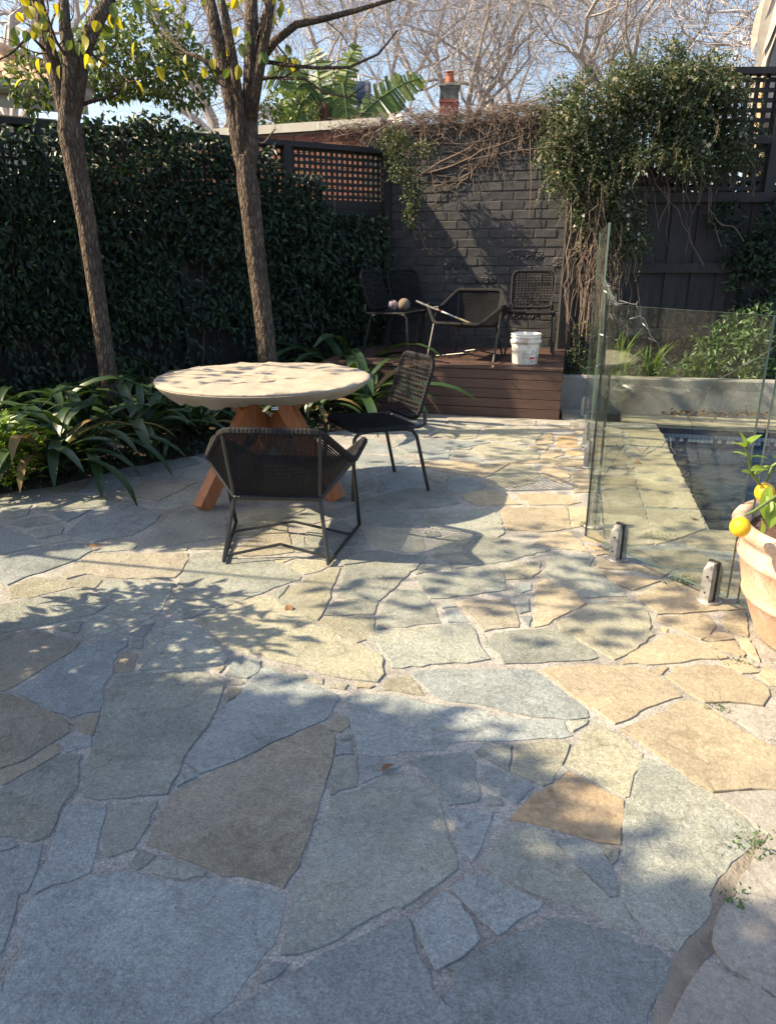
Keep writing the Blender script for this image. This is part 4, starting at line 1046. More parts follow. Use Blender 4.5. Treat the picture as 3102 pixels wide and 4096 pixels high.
mlem = rough_mat('citrus_peel', (.86, .40, .012), (.95, .52, .02), scale=5, rough=.42, bump=.7, bscale=160, bdist=.003)
for f_ in (f1, f2):
    mb = MB(); r_ = .0345
    mb.lathe([(max(1e-4, r_ * math.sin(math.pi * i / 14)) * 1.02, -r_ * 1.04 * math.cos(math.pi * i / 14) + (.004 * (i == 0) - .003 * (i == 14))) for i in range(15)], 26)
    o = mb.build('fruit', mlem, lem, smooth=True, loc=f_ - lo); o.rotation_euler = (random.uniform(-.3, .3), random.uniform(-.3, .3), 0)
def blade(L_, W_, curl=.25, n=6, fold=.18):
    mb = MB()
    for i in range(n + 1):
        t_ = i / n; w = W_ * (math.sin(math.pi * min(1, t_ * .96 + .04)) ** .75) * .5; z = -curl * L_ * t_ * t_
        mb.v += [(-w, t_ * L_, z + fold * w * 2), (0, t_ * L_, z), (w, t_ * L_, z + fold * w * 2)]
    for i in range(n):
        a = i * 3; mb.f += [[a, a + 1, a + 4, a + 3], [a + 1, a + 2, a + 5, a + 4]]; mb.m += [0, 0]
    me = bpy.data.meshes.new('leaf'); me.from_pydata(mb.v, [], mb.f); me.update(); return me
lemleaf = blade(.085, .042); lemleaf.materials.append(M['lime']); yl = blade(.075, .034); yl.materials.append(M['yellow'])
def put_leaf(me, parent, p, d, roll=0, s=1, name='leaf'):
    o = obj(name, me, parent); d = Vector(d).normalized(); q = d.to_track_quat('Y', 'Z')
    o.matrix_local = Matrix.Translation(p) @ q.to_matrix().to_4x4() @ Matrix.Rotation(roll, 4, 'Y') @ Matrix.Scale(s, 4); return o
for k, q in enumerate(sh):
    for s_ in (-1, 1):
        put_leaf(lemleaf, lem, q, (s_ * random.uniform(.4, .9), random.uniform(-.4, .2), random.uniform(.2, .8)), random.uniform(-.6, .6), random.uniform(.6, .95))
put_leaf(lemleaf, lem, sh[3], (-.25, 0, 1), 0, .8)
for (px_, py_, Y_) in ((3070, 1880, 2.5), (3090, 1830, 2.52), (3060, 1985, 2.48), (3085, 2005, 2.46), (3100, 1930, 2.5), (3075, 1945, 2.5), (3040, 2075, 2.5)):
    put_leaf(lemleaf, lem, dep(px_, py_, Y_) - lo, (random.uniform(-.3, .8), random.uniform(-.6, .2), random.uniform(-.7, .3)), random.uniform(-.7, .7), random.uniform(.9, 1.25))
for k in range(70):
    z = random.uniform(.35, .85); a = random.uniform(0, 6.28); r_ = random.uniform(.08, .30)
    put_leaf(lemleaf, lem, V(.08 + r_ * math.cos(a), r_ * math.sin(a), z), (math.cos(a), math.sin(a), random.uniform(-.4, .5)), random.uniform(-.8, .8), random.uniform(.8, 1.2))

# ================================================================= PLANTS
def scatter_leaves(name, pos, d, nrm, L, Wd, mat, parent, fold=.25, droop=.15, kind='stuff'):
    v, f = leaf_arrays(pos, d, nrm, L, Wd, fold, droop); o = np_mesh(name, v, f, mat, parent)
    return tag(o, kind=kind)
def vnoise(p, s, seed=0):
    r = np.random.default_rng(seed); out = np.zeros(len(p))
    for k in range(5):
        w = r.normal(size=3); w /= np.linalg.norm(w); out += np.sin(p @ w * s * (1 + .45 * k) + r.uniform(0, 6.28)) / (1 + .4 * k)
    return out / 3
# ---- hedge of climbing star jasmine on the left fence
hedge = empty('climbing_hedge', fO + fd * 3.5, 0, 'dense dark green climbing hedge covering the left fence', 'hedge')
nf = np.array([.5, -.866, 0]); fdn = np.array(fd); f0 = np.array(fO)
n = 24000
s_ = rng.uniform(.0, 7.4, n); z_ = rng.uniform(.2, 2.86, n)
q = np.stack([s_, z_, np.zeros(n)], 1)
top = 2.66 + .16 * vnoise(q, 5, 3); lim = np.where(z_ > 1.95, .95 + 1.1 * (2.6 - z_) * -.2 + .35 * vnoise(q, 7, 5) + (z_ - 1.95) * .7, .12)
front = .26 + .14 * vnoise(q, 2.2, 1) + .07 * vnoise(q, 6, 2) + .10 * (1 - np.abs(z_ - 1.4) / 1.4)
hole = vnoise(q, 3.4, 9) > .62
ok = (z_ < top) & (s_ > lim) & ~(hole & (rng.random(n) < .8)) & ~((z_ < .75) & (rng.random(n) < .55))
s_, z_, front = s_[ok], z_[ok], front[ok]; n = len(s_)
dist = front - rng.exponential(.06, n); dist = np.maximum(dist, .04)
pos = f0 + s_[:, None] * fdn + dist[:, None] * nf; pos[:, 2] = z_
d = unit(n) * .7 + nf * .5 + np.array([0, 0, -.55]); nr = unit(n) * .55 + nf * .7 + np.array([0, 0, .55])
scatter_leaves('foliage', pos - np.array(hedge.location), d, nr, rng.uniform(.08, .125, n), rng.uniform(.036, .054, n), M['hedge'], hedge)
n = 1100; pick = rng.integers(0, len(pos), n * 3); pick = pick[rng.random(n * 3) < .15 + .85 * (pos[pick, 2] / 2.7) ** 3][:n]; n = len(pick)
scatter_leaves('new_growth', pos[pick] + nf * .07 - np.array(hedge.location), unit(n) * .7 + nf * .5 + np.array([0, 0, .3]), unit(n) * .5 + nf * .5 + np.array([0, 0, .6]), rng.uniform(.04, .085, n), rng.uniform(.018, .034, n), M['under'], hedge)
mb = MB()
for k in range(26):
    s0 = random.uniform(.3, 7.2); p = fO + fd * s0 + V(.5, -.866, 0) * .03; pts = [p - hedge.location]
    for j in range(9):
        p = p + V(random.gauss(0, .04), random.gauss(0, .015), .24); pts.append(p - hedge.location)
    mb.tube(pts, [.012 - .001 * j for j in range(10)], 5)
tag(mb.build('stems', M['drystem'], hedge), kind='stuff')
# ---- strappy clumps
def strap_mesh(L_, W_, rise, n=9):
    mb = MB(); h = 0; x = 0; a = rise; st = L_ / n; pts = [(0, 0)]
    for i in range(n):
        a -= rise * 1.75 / n * (.5 + i / n * 1.1); x += math.cos(a) * st; h += math.sin(a) * st; pts.append((x, h))
    for i, (x, h) in enumerate(pts):
        t_ = i / n; w = W_ * .5 * min(1, .55 + t_ * 2) * (1 - max(0, (t_ - .72) / .28) ** 2 * .93)
        mb.v += [(-w, x, h + w * .35), (0, x, h), (w, x, h + w * .35)]
    for i in range(n):
        b = 3 * i; mb.f += [[b, b + 1, b + 4, b + 3], [b + 1, b + 2, b + 5, b + 4]]
    me = bpy.data.meshes.new('strap_leaf'); me.from_pydata(mb.v, [], mb.f); me.materials.append(M['strap'])
    me.polygons.foreach_set('use_smooth', [True] * len(mb.f)); me.update(); return me
SM = [strap_mesh(random.uniform(.5, .78), random.uniform(.042, .056), R(a)) for a in (78, 70, 62, 55, 48, 66, 74, 58)]
SMO = [m_.copy() for m_ in SM]
for m_ in SMO: m_.materials[0] = M['old']
clumps = [(210, 1890, 'strap-leaved clump next to the bright green shrub at the left edge', 1.0), (310, 1845, 'strap-leaved clump at the paving edge left of the leaning trunk', 1.08), (560, 1790, 'strap-leaved clump in the bed straight left of the table', 1.05),
          (790, 1745, 'strap-leaved clump just behind the left rim of the table', 1.0), (1010, 1700, 'strap-leaved clump seen between the table legs', .9), (1250, 1665, 'strap-leaved clump under the right side of the table', .9),
          (1445, 1650, 'strap-leaved clump at the left end of the timber deck', 1.25), (200, 1740, 'back row strap-leaved clump in front of the leaning trunk', 1.05), (640, 1660, 'back row strap-leaved clump with upright leaves by the table', 1.1), (1395, 1575, 'tall strap-leaved clump behind the table beside the deck', 1.5), (-60, 1800, 'strap-leaved clump half outside the left edge behind the bright shrub', 1.05), (420, 1690, 'strap-leaved clump at the foot of the leaning trunk', 1.0), (900, 1640, 'strap-leaved clump against the hedge behind the table', 1.0)]
for px_, py_, lb, sc in clumps:
    p = gnd(px_, py_, .05); e = empty('strap_leaf_clump', (p.x, p.y, .05), 0, lb, 'plant', 'strap-leaved plants in the shaded bed')
    for k in range(30):
        o = obj('leaf', SMO[k % 8] if random.random() < .1 else SM[k % 8], e); a = k * 2.4 + random.uniform(-.3, .3); r_ = random.uniform(.0, .07)
        o.location = (r_ * math.cos(a), r_ * math.sin(a), 0); o.rotation_euler = (random.gauss(0, .16), random.gauss(0, .12), a); g = random.uniform(.85, 1.3) * sc * 1.14; o.scale = (g, g, g)
# ---- low creeper on the bed edge
n = 2600; tt = rng.uniform(0, 1, n); k = len(edge) - 1
ep = np.array([list(p) for p in edge]); ii = np.minimum((tt * k).astype(int), k - 1); ff = (tt * k - ii)[:, None]
pos = ep[ii] * (1 - ff) + ep[ii + 1] * ff; w = rng.exponential(.16, n)
pos += np.stack([-.45 * w, .9 * w, .03 + rng.uniform(0, .14, n) * np.minimum(1, .3 + w * 3)], 1)
gc = tag(obj('ground_cover', None), kind='stuff') if False else None
o = scatter_leaves('ground_cover', pos, unit(n) + np.array([0, 0, .2]), unit(n) * .5 + np.array([0, 0, 1.]), rng.uniform(.03, .055, n), rng.uniform(.018, .03, n), M['hedge'], None)
# ---- bright shrub at the left edge
p = gnd(25, 1958); shrub = empty('leafy_shrub', p, 0, 'small sunlit bright green shrub at the left edge of the paving', 'shrub')
n = 620; a = rng.uniform(0, 6.28, n); z = rng.uniform(.06, .46, n); r_ = rng.uniform(0, .27, n) * np.sqrt(np.maximum(.12, 1 - ((z - .22) / .28) ** 2))
pos = np.stack([r_ * np.cos(a), r_ * np.sin(a), z], 1)
scatter_leaves('foliage', pos, np.stack([np.cos(a), np.sin(a), rng.uniform(.1, 1.1, n)], 1), unit(n) * .4 + np.array([0, 0, 1.]), rng.uniform(.07, .11, n), rng.uniform(.026, .038, n), M['lime'], shrub)
mb = MB()
for k in range(9): mb.tube([(0, 0, 0), (random.gauss(0, .05), random.gauss(0, .05), .2), (random.gauss(0, .12), random.gauss(0, .12), .42)], [.007, .005, .003], 5)
mb.build('stems', M['drystem'], shrub)

# ---- planting in the raised bed behind the pool
def tuft(px_, py_, Y, n, L0, L1, W_, lb, mat, spread=.5):
    p = dep(px_, py_, Y); p.z = .28; e = empty('grass_tuft', p, 0, lb, 'plant', 'grassy plants in the raised bed'); mb = MB()
    for k in range(n):
        a = random.uniform(0, 6.28); L_ = random.uniform(L0, L1); b0 = V(random.gauss(0, .05), random.gauss(0, .04), 0); el = random.uniform(.9, 1.5); pts = []; q_ = b0.copy(); w = W_ * random.uniform(.6, 1.1)
        sd_ = V(-math.sin(a), math.cos(a), 0)
        o_ = len(mb.v)
        for i in range(6):
            t_ = i / 5; ww = w * (1 - t_ ** 2) * .5 + .0006; mb.v += [tuple(q_ - sd_ * ww), tuple(q_ + sd_ * ww)]
            q_ = q_ + V(math.cos(a) * math.cos(el), math.sin(a) * math.cos(el), math.sin(el)) * (L_ / 5); el -= random.uniform(.1, spread)
        for i in range(5): mb.f.append([o_ + 2 * i, o_ + 2 * i + 1, o_ + 2 * i + 3, o_ + 2 * i + 2]); mb.m.append(0)
    tag(mb.build('blades', mat, e), kind='stuff'); return e
tuft(2470, 1500, 7.62, 34, .3, .62, .03, 'tall sword-leaved plant behind the glass at the left of the raised bed', M['grass'], .22)
tuft(2600, 1490, 7.62, 30, .25, .55, .03, 'sword-leaved plant right of the tallest one in the raised bed', M['grass'], .25)
tuft(2800, 1500, 7.55, 60, .15, .35, .012, 'low fine grass tuft in the middle of the raised bed', M['grass'], .5)
tuft(2660, 1520, 7.5, 50, .12, .3, .010, 'short grass tuft hanging over the retaining wall', M['grass'], .6)
tuft(2860, 1380, 7.7, 26, .4, .75, .016, 'long thin grass growing up through the bed shrubs', M['grass'], .35)
tuft(2960, 1500, 7.5, 40, .15, .35, .010, 'grass tuft at the foot of the right bed shrub', M['grass'], .5)
def blob_bush(name, blobs, n, L0, L1, w0, mat, lb, cat='shrub', dirv=(0, -.3, .3), shell=.45, group=None, nrmv=(0, -.5, .7)):
    c = Vector(blobs[0][0]); e = empty(name, (c.x, c.y, .0), 0, lb, cat, group); vol = np.array([b[1][0] * b[1][1] * b[1][2] for b in blobs]) ** .67; vol /= vol.sum()
    P = []; O = []
    for (bc, br), f in zip(blobs, vol):
        k = int(n * f); u = unit(k); r_ = (1 - rng.exponential(shell / 3, k)).clip(.1, 1.15)[:, None]; r_ += .09 * vnoise(u, 6, int(k))[:, None]
        P.append(np.array(bc) + u * r_ * np.array(br)); O.append(u)
    P = np.concatenate(P); O = np.concatenate(O); n = len(P)
    keep = P[:, 2] > .02; P, O = P[keep], O[keep]; n = len(P)
    scatter_leaves('foliage', P - np.array([c.x, c.y, 0]), unit(n) * .8 + O * .5 + np.array(dirv), unit(n) * .5 + O * .5 + np.array(nrmv), rng.uniform(L0, L1, n), rng.uniform(.8, 1.2, n) * w0, mat, e)
    return e, P
def bl(px_, py_, Y, rx, ry, rz): p = dep(px_, py_, Y); return (tuple(p), (rx, ry, rz))
blob_bush('bed_shrub', [bl(2880, 1370, 7.75, .30, .2, .2), bl(3060, 1340, 7.7, .30, .25, .30), bl(2800, 1460, 7.65, .2, .2, .1), bl(3000, 1470, 7.6, .45, .25, .14), bl(2940, 1300, 7.8, .16, .15, .16), bl(2990, 1400, 7.6, .2, .2, .2)], 1700, .06, .10, .035, M['under'], 'bushy glossy shrub in the raised bed behind the glass', shell=1.0)
blob_bush('bed_creeper', [bl(2420, 1480, 7.7, .25, .2, .12), bl(2600, 1490, 7.65, .4, .2, .1)], 700, .03, .06, .022, M['under'], 'low creeper at the foot of the sword-leaved plants')
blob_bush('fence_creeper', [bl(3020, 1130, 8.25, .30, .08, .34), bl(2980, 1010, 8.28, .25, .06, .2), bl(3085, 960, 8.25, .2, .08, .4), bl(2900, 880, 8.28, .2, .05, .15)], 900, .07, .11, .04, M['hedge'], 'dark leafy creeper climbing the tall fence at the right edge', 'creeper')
blob_bush('corner_creeper', [bl(2310, 1420, 8.0, .12, .1, .1), bl(2330, 1330, 8.1, .12, .1, .12), bl(2290, 1470, 7.9, .14, .1, .08)], 420, .03, .05, .022, M['jas'], 'small sunlit creeper in the corner between deck and glass', 'creeper')

n = 5200; xx = rng.uniform(2.0, 5.6, n); zz = rng.uniform(.2, 2.75, n) ; pos = np.stack([xx, 9.0 + rng.exponential(.18, n), zz], 1)
nh = empty('neighbour_hedge', (3.6, 9.3, 0), 0, 'dark neighbouring hedge glimpsed through the right fence lattice', 'hedge')
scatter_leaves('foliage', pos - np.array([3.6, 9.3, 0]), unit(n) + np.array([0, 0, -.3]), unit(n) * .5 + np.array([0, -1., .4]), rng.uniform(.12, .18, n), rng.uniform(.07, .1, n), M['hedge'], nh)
# ---- flowering jasmine on the corner of wall and fence
jr = random.Random(5)
jb = [bl(jr.uniform(2230, 2960), 0, 8.1, 1, 1, 1) for k in range(0)]
for k in range(74):
    x_ = jr.uniform(2215, 2990); lo_ = 45 + float(np.interp(x_, [2200, 2250, 2342, 2460, 2566, 2690, 2842, 2921, 2990], [400, 300, 240, 235, 190, 170, 180, 260, 330])); hi_ = 640 if x_ > 2500 else 760
    jb.append(bl(x_, lo_ + (hi_ - lo_) * jr.random() ** 1.1, 8.1 + jr.gauss(0, .12), jr.uniform(.10, .26), jr.uniform(.1, .2), jr.uniform(.10, .24)))
for k in range(16):
    x_ = jr.gauss(2450, 65); jb.append(bl(x_, jr.uniform(640, 1000), 8.02 + jr.gauss(0, .06), jr.uniform(.06, .16), .1, jr.uniform(.08, .18)))
jb += [bl(2520, 440, 8.2, .42, .25, .40), bl(2760, 360, 8.2, .48, .25, .30), bl(2650, 540, 8.15, .55, .2, .28), bl(2880, 500, 8.2, .34, .2, .32), bl(2400, 650, 8.05, .26, .22, .42),
      bl(2300, 520, 8.15, .25, .25, .28), bl(2480, 860, 8.05, .30, .2, .38), bl(2420, 760, 8.0, .2, .2, .3), bl(2560, 960, 8.05, .16, .12, .2), bl(2860, 640, 8.15, .34, .15, .2), bl(2330, 600, 8.1, .16, .16, .2)]
jas, JP = blob_bush('flowering_jasmine', jb, 30000, .035, .066, .02, M['jas'], 'large jasmine with white star flowers sprawling over the fence and wall corner', 'shrub', dirv=(0, -.1, -.25), shell=.8)
jo = np.array([jas.location.x, jas.location.y, 0])
mb = MB(); cam_ = np.array([0, 0, CH]); cand = JP[rng.permutation(len(JP))]
fcount = 0
fv = []; ffc = []
for q in cand:
    if fcount >= 420: break
    cl = vnoise(q[None] * 1.0, 7, 4)[0]
    if cl < .12 and random.random() < .8: continue
    to = (cam_ - q); to /= np.linalg.norm(to); c = Vector(q + to * .06 - jo); nn = (Vector(to) + V(random.gauss(0, .4), random.gauss(0, .4), random.gauss(0, .4))).normalized(); x = nn.orthogonal().normalized(); y = nn.cross(x); r_ = random.uniform(.015, .023); ph = random.uniform(0, 6)
    for k in range(5):
        a = ph + k * 1.2566; d0 = x * math.cos(a) + y * math.sin(a); d1 = x * math.cos(a + .42) + y * math.sin(a + .42); d2 = x * math.cos(a - .42) + y * math.sin(a - .42)
        mb.add([c, c + d1 * r_ * .6 + nn * .004, c + d0 * r_ + nn * .003, c + d2 * r_ * .6 + nn * .004], [(0, 3, 2, 1)])
    fcount += 1
tag(mb.build('white_flowers', M['flower'], jas), kind='stuff')
# arching sprays that break the outline
SPp, SPd = [], []; mb = MB(); sel = rng.permutation(len(JP))[:420]
for q in JP[sel]:
    p = Vector(q); c_ = V(2.85, 8.1, 2.9); d_ = (p - c_); d_.y *= .6; d_ = d_.normalized() * .6 + V(random.gauss(0, .5), -abs(random.gauss(0, .35)), random.uniform(-.5, .7)); d_.normalize(); pts = [p - Vector(jo)]
    for k in range(random.randint(6, 12)):
        d_ = (d_ + V(random.gauss(0, .12), random.gauss(0, .1), -.13)).normalized(); p = p + d_ * .035; pts.append(p - Vector(jo))
        for s_ in (-1, 1):
            SPp.append(tuple(pts[-1])); sd_ = d_.cross(V(0, 0, 1)) * s_; SPd.append(tuple(d_ * .4 + sd_ * .9 + V(0, 0, random.gauss(0, .3))))
    mb.tube(pts, .0016, 3)
tag(mb.build('spray_stems', M['drystem'], jas), kind='stuff'); SPp = np.array(SPp); SPd = np.array(SPd); n = len(SPp)
scatter_leaves('spray_leaves', SPp, SPd, unit(n) * .3 + np.array([0, -.3, 1.]), rng.uniform(.022, .05, n), rng.uniform(.010, .018, n), M['jas'], jas)
mb = MB(); mb2 = MB()
def wander(a, b, n, j, sag=0):
    a, b = Vector(a), Vector(b); o = V(0, 0, 0); out = []
    for k in range(n + 1):
        t_ = k / n; o = o * .8 + V(random.gauss(0, j), random.gauss(0, j * .6), random.gauss(0, j)); out.append(a + (b - a) * t_ + o * math.sin(math.pi * min(1, t_ * 1.2 + .05)) - V(0, 0, sag * math.sin(math.pi * t_)))
    return out
J0 = Vector(jo)
for k in range(70):                     # the hanging dry stems beside the glass
    x0 = random.gauss(2405, 60); y0 = random.uniform(720, 980); x1 = x0 + random.gauss(-25, 45); y1 = random.uniform(1150, 1480)
    mb.tube([q - J0 for q in wander(dep(x0, y0, 8.0 + random.gauss(0, .1)), dep(x1, y1, 8.0 + random.gauss(0, .12)), 14, .045)], random.uniform(.0016, .0048), 4)
for k in range(20):
    x0 = random.uniform(2500, 2900); y0 = random.uniform(560, 760)
    mb.tube([q - J0 for q in wander(dep(x0, y0, 8.1), dep(x0 + random.gauss(-60, 130), y0 + random.uniform(150, 420), 8.15), 10, .03)], random.uniform(.002, .005), 4)
tag(mb.build('dry_stems', M['drystem'], jas), kind='stuff')

# ---- bare vine on the brick wall
vine = empty('bare_wall_vine', bR, 0, 'leafless brown vine tangled along the top of the dark brick wall', 'vine')
wp = lambda px_, py_, o_=.03: onpl(px_, py_, bR - bn * o_, bn) - bR
mb = MB()
main = [[(1680, 700), (1760, 650), (1860, 600), (1930, 560), (2000, 520), (2080, 490), (2180, 450), (2240, 420)], [(1720, 690), (1800, 665), (1880, 625), (1930, 600), (2000, 580), (2090, 545), (2200, 500)],
        [(1880, 640), (1980, 615), (2080, 600), (2200, 590)], [(1740, 740), (1820, 715), (1880, 690), (1935, 640), (1990, 590), (2060, 570)], [(1640, 585), (1760, 575), (1860, 580), (1980, 560), (2100, 545)],
        [(2120, 520), (2118, 640), (2125, 720), (2115, 790), (2118, 880)], [(1560, 640), (1600, 740), (1640, 850), (1665, 960)], [(1540, 560), (1620, 540), (1720, 545), (1800, 520)], [(1670, 900), (1700, 990), (1760, 1010), (1820, 985)]]
for i, m_ in enumerate(main):
    pts = [wp(*q, .03 + .01 * (i % 3)) + V(random.gauss(0, .01), 0, random.gauss(0, .01)) for q in m_]
    mb.tube(pts, [(.010 if i < 2 else .005) * (1 - .5 * k / len(pts)) for k in range(len(pts))], 6)
mb.build('main_stems', M['drystem'], vine)
mb = MB()
for k in range(1300):
    x0 = 1290 + 970 * random.random() ** .7; ytop = 520 - (x0 - 1290) * .095
    y0 = ytop + random.gauss(-2, 20); L_ = abs(random.gauss(0, 90)) + 30
    a = wp(x0, y0, random.uniform(-.15, .12)); b = wp(x0 + random.gauss(0, 70), y0 + L_ * random.uniform(-.25, 1), random.uniform(.02, .1))
    mb.tube(wander(a, b, 6, .022), random.uniform(.0016, .0036), 3)
for k in range(150):
    m_ = random.choice(main[:5]); q = random.choice(m_); a = wp(*q); b = wp(q[0] + random.gauss(0, 70), q[1] + random.gauss(20, 55)); mb.tube(wander(a, b, 6, .015), random.uniform(.0018, .0035), 3)
tag(mb.build('twigs', M['drystem'], vine), kind='stuff')
tw, _ = blob_bush('leafy_wall_creeper', [bl(1600, 640, 8.75, .16, .12, .26), bl(1650, 760, 8.72, .13, .1, .3), bl(1570, 570, 8.8, .2, .12, .14), bl(1640, 870, 8.75, .08, .06, .14), bl(1700, 600, 8.7, .15, .08, .10)], 1500, .03, .06, .02, M['jas'], 'leafy green creeper between the lattice and the dark brick wall', 'creeper', shell=.9)

# ================================================================= TREES
def grow(mb, p, d, L_, r_, lev, maxlev, ends, nseg=4, up=.08, sides=5, spread=.75, wob=.16, kids=(2, 4)):
    pts = [p.copy()]; rad = [r_]; q = p.copy(); d = d.normalized()
    r1 = r_ * (.62 if lev < maxlev else .35)
    for i in range(nseg):
        d = (d + V(random.gauss(0, wob), random.gauss(0, wob), random.gauss(0, wob) + up)).normalized(); q = q + d * (L_ / nseg); pts.append(q.copy()); rad.append(r_ + (r1 - r_) * (i + 1) / nseg)
    mb.tube(pts, rad, sides if lev < 2 else (4 if lev < 3 else 3), cap=False)
    if lev >= maxlev: ends.append((q, d)); return
    for k in range(random.randint(*kids)):
        t_ = random.uniform(.35, 1); i = min(nseg - 1, int(t_ * nseg)); b = pts[i] + (pts[i + 1] - pts[i]) * (t_ * nseg - i)
        nd = (d + V(*rng.normal(size=3)) * spread).normalized()
        grow(mb, b, nd, L_ * random.uniform(.6, .9), rad[i] * random.uniform(.42, .62), lev + 1, maxlev, ends, nseg, up, sides, spread, wob, kids)
    grow(mb, q, (d + V(*rng.normal(size=3)) * spread * .35).normalized(), L_ * .78, r1, lev + 1, maxlev, ends, nseg, up, sides, spread, wob, kids)
def front_tree(name, Y, trunk, widths, stems, lb, nleaf, leaf_reg, seed):
    random.seed(seed); base = dep(*trunk[0], Y); base.z = .02
    e = empty(name, base, 0, lb, 'tree', 'slender trees in the left bed'); B = base
    P = [V(0, 0, 0)] + [dep(x, y, Y) - B for i, (x, y) in enumerate(trunk)]
    P[0] = P[1] + (P[1] - P[2]).normalized() * max(.05, P[1].z + .03) / max(.3, abs((P[1] - P[2]).normalized().z)) if P[1].z > .05 else P[0]
    Z_ = Y * CP
    rad = [widths[0] / 2 * Z_ / FPX * 1.12] + [w / 2 * Z_ / FPX for w in widths]
    # denser rings so that the bark bump has some shape
    PP = []; RR = []
    for i in range(len(P) - 1):
        for k in range(14): t_ = k / 14; PP.append(P[i] + (P[i + 1] - P[i]) * t_); RR.append((rad[i] + (rad[i + 1] - rad[i]) * t_) * (1 + random.gauss(0, .008)))
    PP.append(P[-1]); RR.append(rad[-1])
    mb = MB(); ns = 44; mb.tube(PP, RR, ns); cs_ = []
    for i in range(len(PP)):
        for j in range(ns):
            k_ = i * ns + j; a_ = 6.283 * j / ns; v_ = Vector(mb.v[k_]); z_ = PP[i].z
            rd_ = noise1(a_ * 4 + math.sin(z_ * 3) * .6, 1 + seed) * .035 + noise1(a_ * 9 + z_ * 1.5, 5) * .02 + noise1(z_ * 6 + a_ * 2, 9) * .035
            mb.v[k_] = tuple(PP[i] + (v_ - PP[i]) * (1 + rd_))
    mb.build('trunk', M['bark'], e, smooth=True)
    ends = []
    for st, w0, w1, dY in stems:
        mb = MB(); pts = [dep(x, y, Y + dY * (i / len(st))) - B for i, (x, y) in enumerate(st)]; k = len(pts)
        w = [(w0 + (w1 - w0) * i / (k - 1)) / 2 * Z_ / FPX * (.45 if i == 0 and w0 > 50 else 1) for i in range(k)]
        mb.tube(pts, w, 9); d = (pts[-1] - pts[-2]).normalized()
        if st[-1][1] <= 20:
            grow(mb, pts[-1], d, .75, w[-1], 1, 4, ends, 4, .03, 6, .6, .12, (1, 2))
        for k2 in range(3 if w0 < 50 else 2):
            i = random.randint(1, k - 1); grow(mb, pts[i], (d + V(*rng.normal(size=3)) * .9), .32, w[i] * .28, 3, 5, ends, 4, .05, 4, .8, .2, (1, 2))
        mb.build('branch', M['bark'], e, smooth=True)
    lm = blade(.095, .075, .2); lm.materials.append(M['yellow']); 
    lm2 = blade(.085, .06, .3); lm2.materials.append(M['evergreen'])
    for k in range(nleaf):
        x, y = random.uniform(leaf_reg[0], leaf_reg[1]), random.uniform(leaf_reg[2], leaf_reg[3]) ; 
        put_leaf(lm if random.random() < .5 else lm2, e, dep(x, y, Y + random.uniform(-.7, .5)) - B, (random.gauss(0, .5), random.gauss(0, .5), -1), random.uniform(-1.5, 1.5), random.uniform(.7, 1.15))
    n = len(ends)
    if n:
        E = np.array([list(a) for a, b in ends]); E = np.repeat(E, 2, 0) + rng.normal(size=(n * 2, 3)) * .16; hi = E[:, 2] + B.z > 3.4; E = E[hi]; n = len(E)
        if n: scatter_leaves('upper_leaves', E, unit(n) + np.array([0, 0, -.8]), unit(n), rng.uniform(.06, .1, n), rng.uniform(.04, .065, n), M['yellow'], e)
    return e
front_tree('leaning_tree', 6.3, [(447, 1600), (420, 1400), (385, 1150), (350, 900), (312, 700), (280, 520), (268, 400)], [72, 69, 68, 70, 77, 88, 52],
           [([(285, 560), (262, 430), (225, 300), (190, 180), (165, 60), (150, -10)], 74, 40, .1), ([(285, 560), (278, 420), (285, 250), (262, 120), (255, -10)], 74, 34, -.1), ([(288, 560), (295, 420), (332, 200), (395, 70), (440, -10)], 78, 44, .1), ([(180, 200), (120, 140), (50, 210), (-40, 260)], 12, 6, -.4), ([(330, 190), (430, 260), (520, 330), (600, 300)], 10, 5, -.3)],
           'leaning slender tree at left with rough bark and a few yellow leaves', 60, (60, 560, -40, 330), 3)
front_tree('forked_tree', 7.0, [(1072, 1480), (1058, 1300), (1030, 1080), (1008, 880), (992, 740), (975, 620)], [80, 76, 75, 78, 84, 54],
           [([(985, 760), (965, 620), (940, 480), (900, 295), (865, 130), (834, -10)], 74, 44, .1), ([(980, 700), (955, 400), (930, 230), (900, 65), (880, -10)], 40, 30, -.2), ([(998, 760), (996, 620), (998, 460), (1005, 262), (1005, 100), (1003, -10)], 74, 48, .1), ([(1005, 480), (1030, 320), (1057, 164), (1083, -10)], 42, 34, -.3),
            ([(1040, 240), (1098, 165), (1184, 98), (1295, 75), (1420, 43), (1591, -10)], 36, 12, -.5), ([(1050, 245), (1160, 262), (1263, 272), (1394, 270), (1512, 217), (1590, 120)], 16, 6, -.5), ([(1045, 310), (1217, 315), (1295, 370), (1394, 390), (1460, 340)], 12, 5, -.3), ([(900, 300), (800, 230), (740, 210), (640, 120)], 22, 8, .3)],
           'rough barked tree forking into several stems behind the table', 46, (560, 1180, -40, 300), 11)
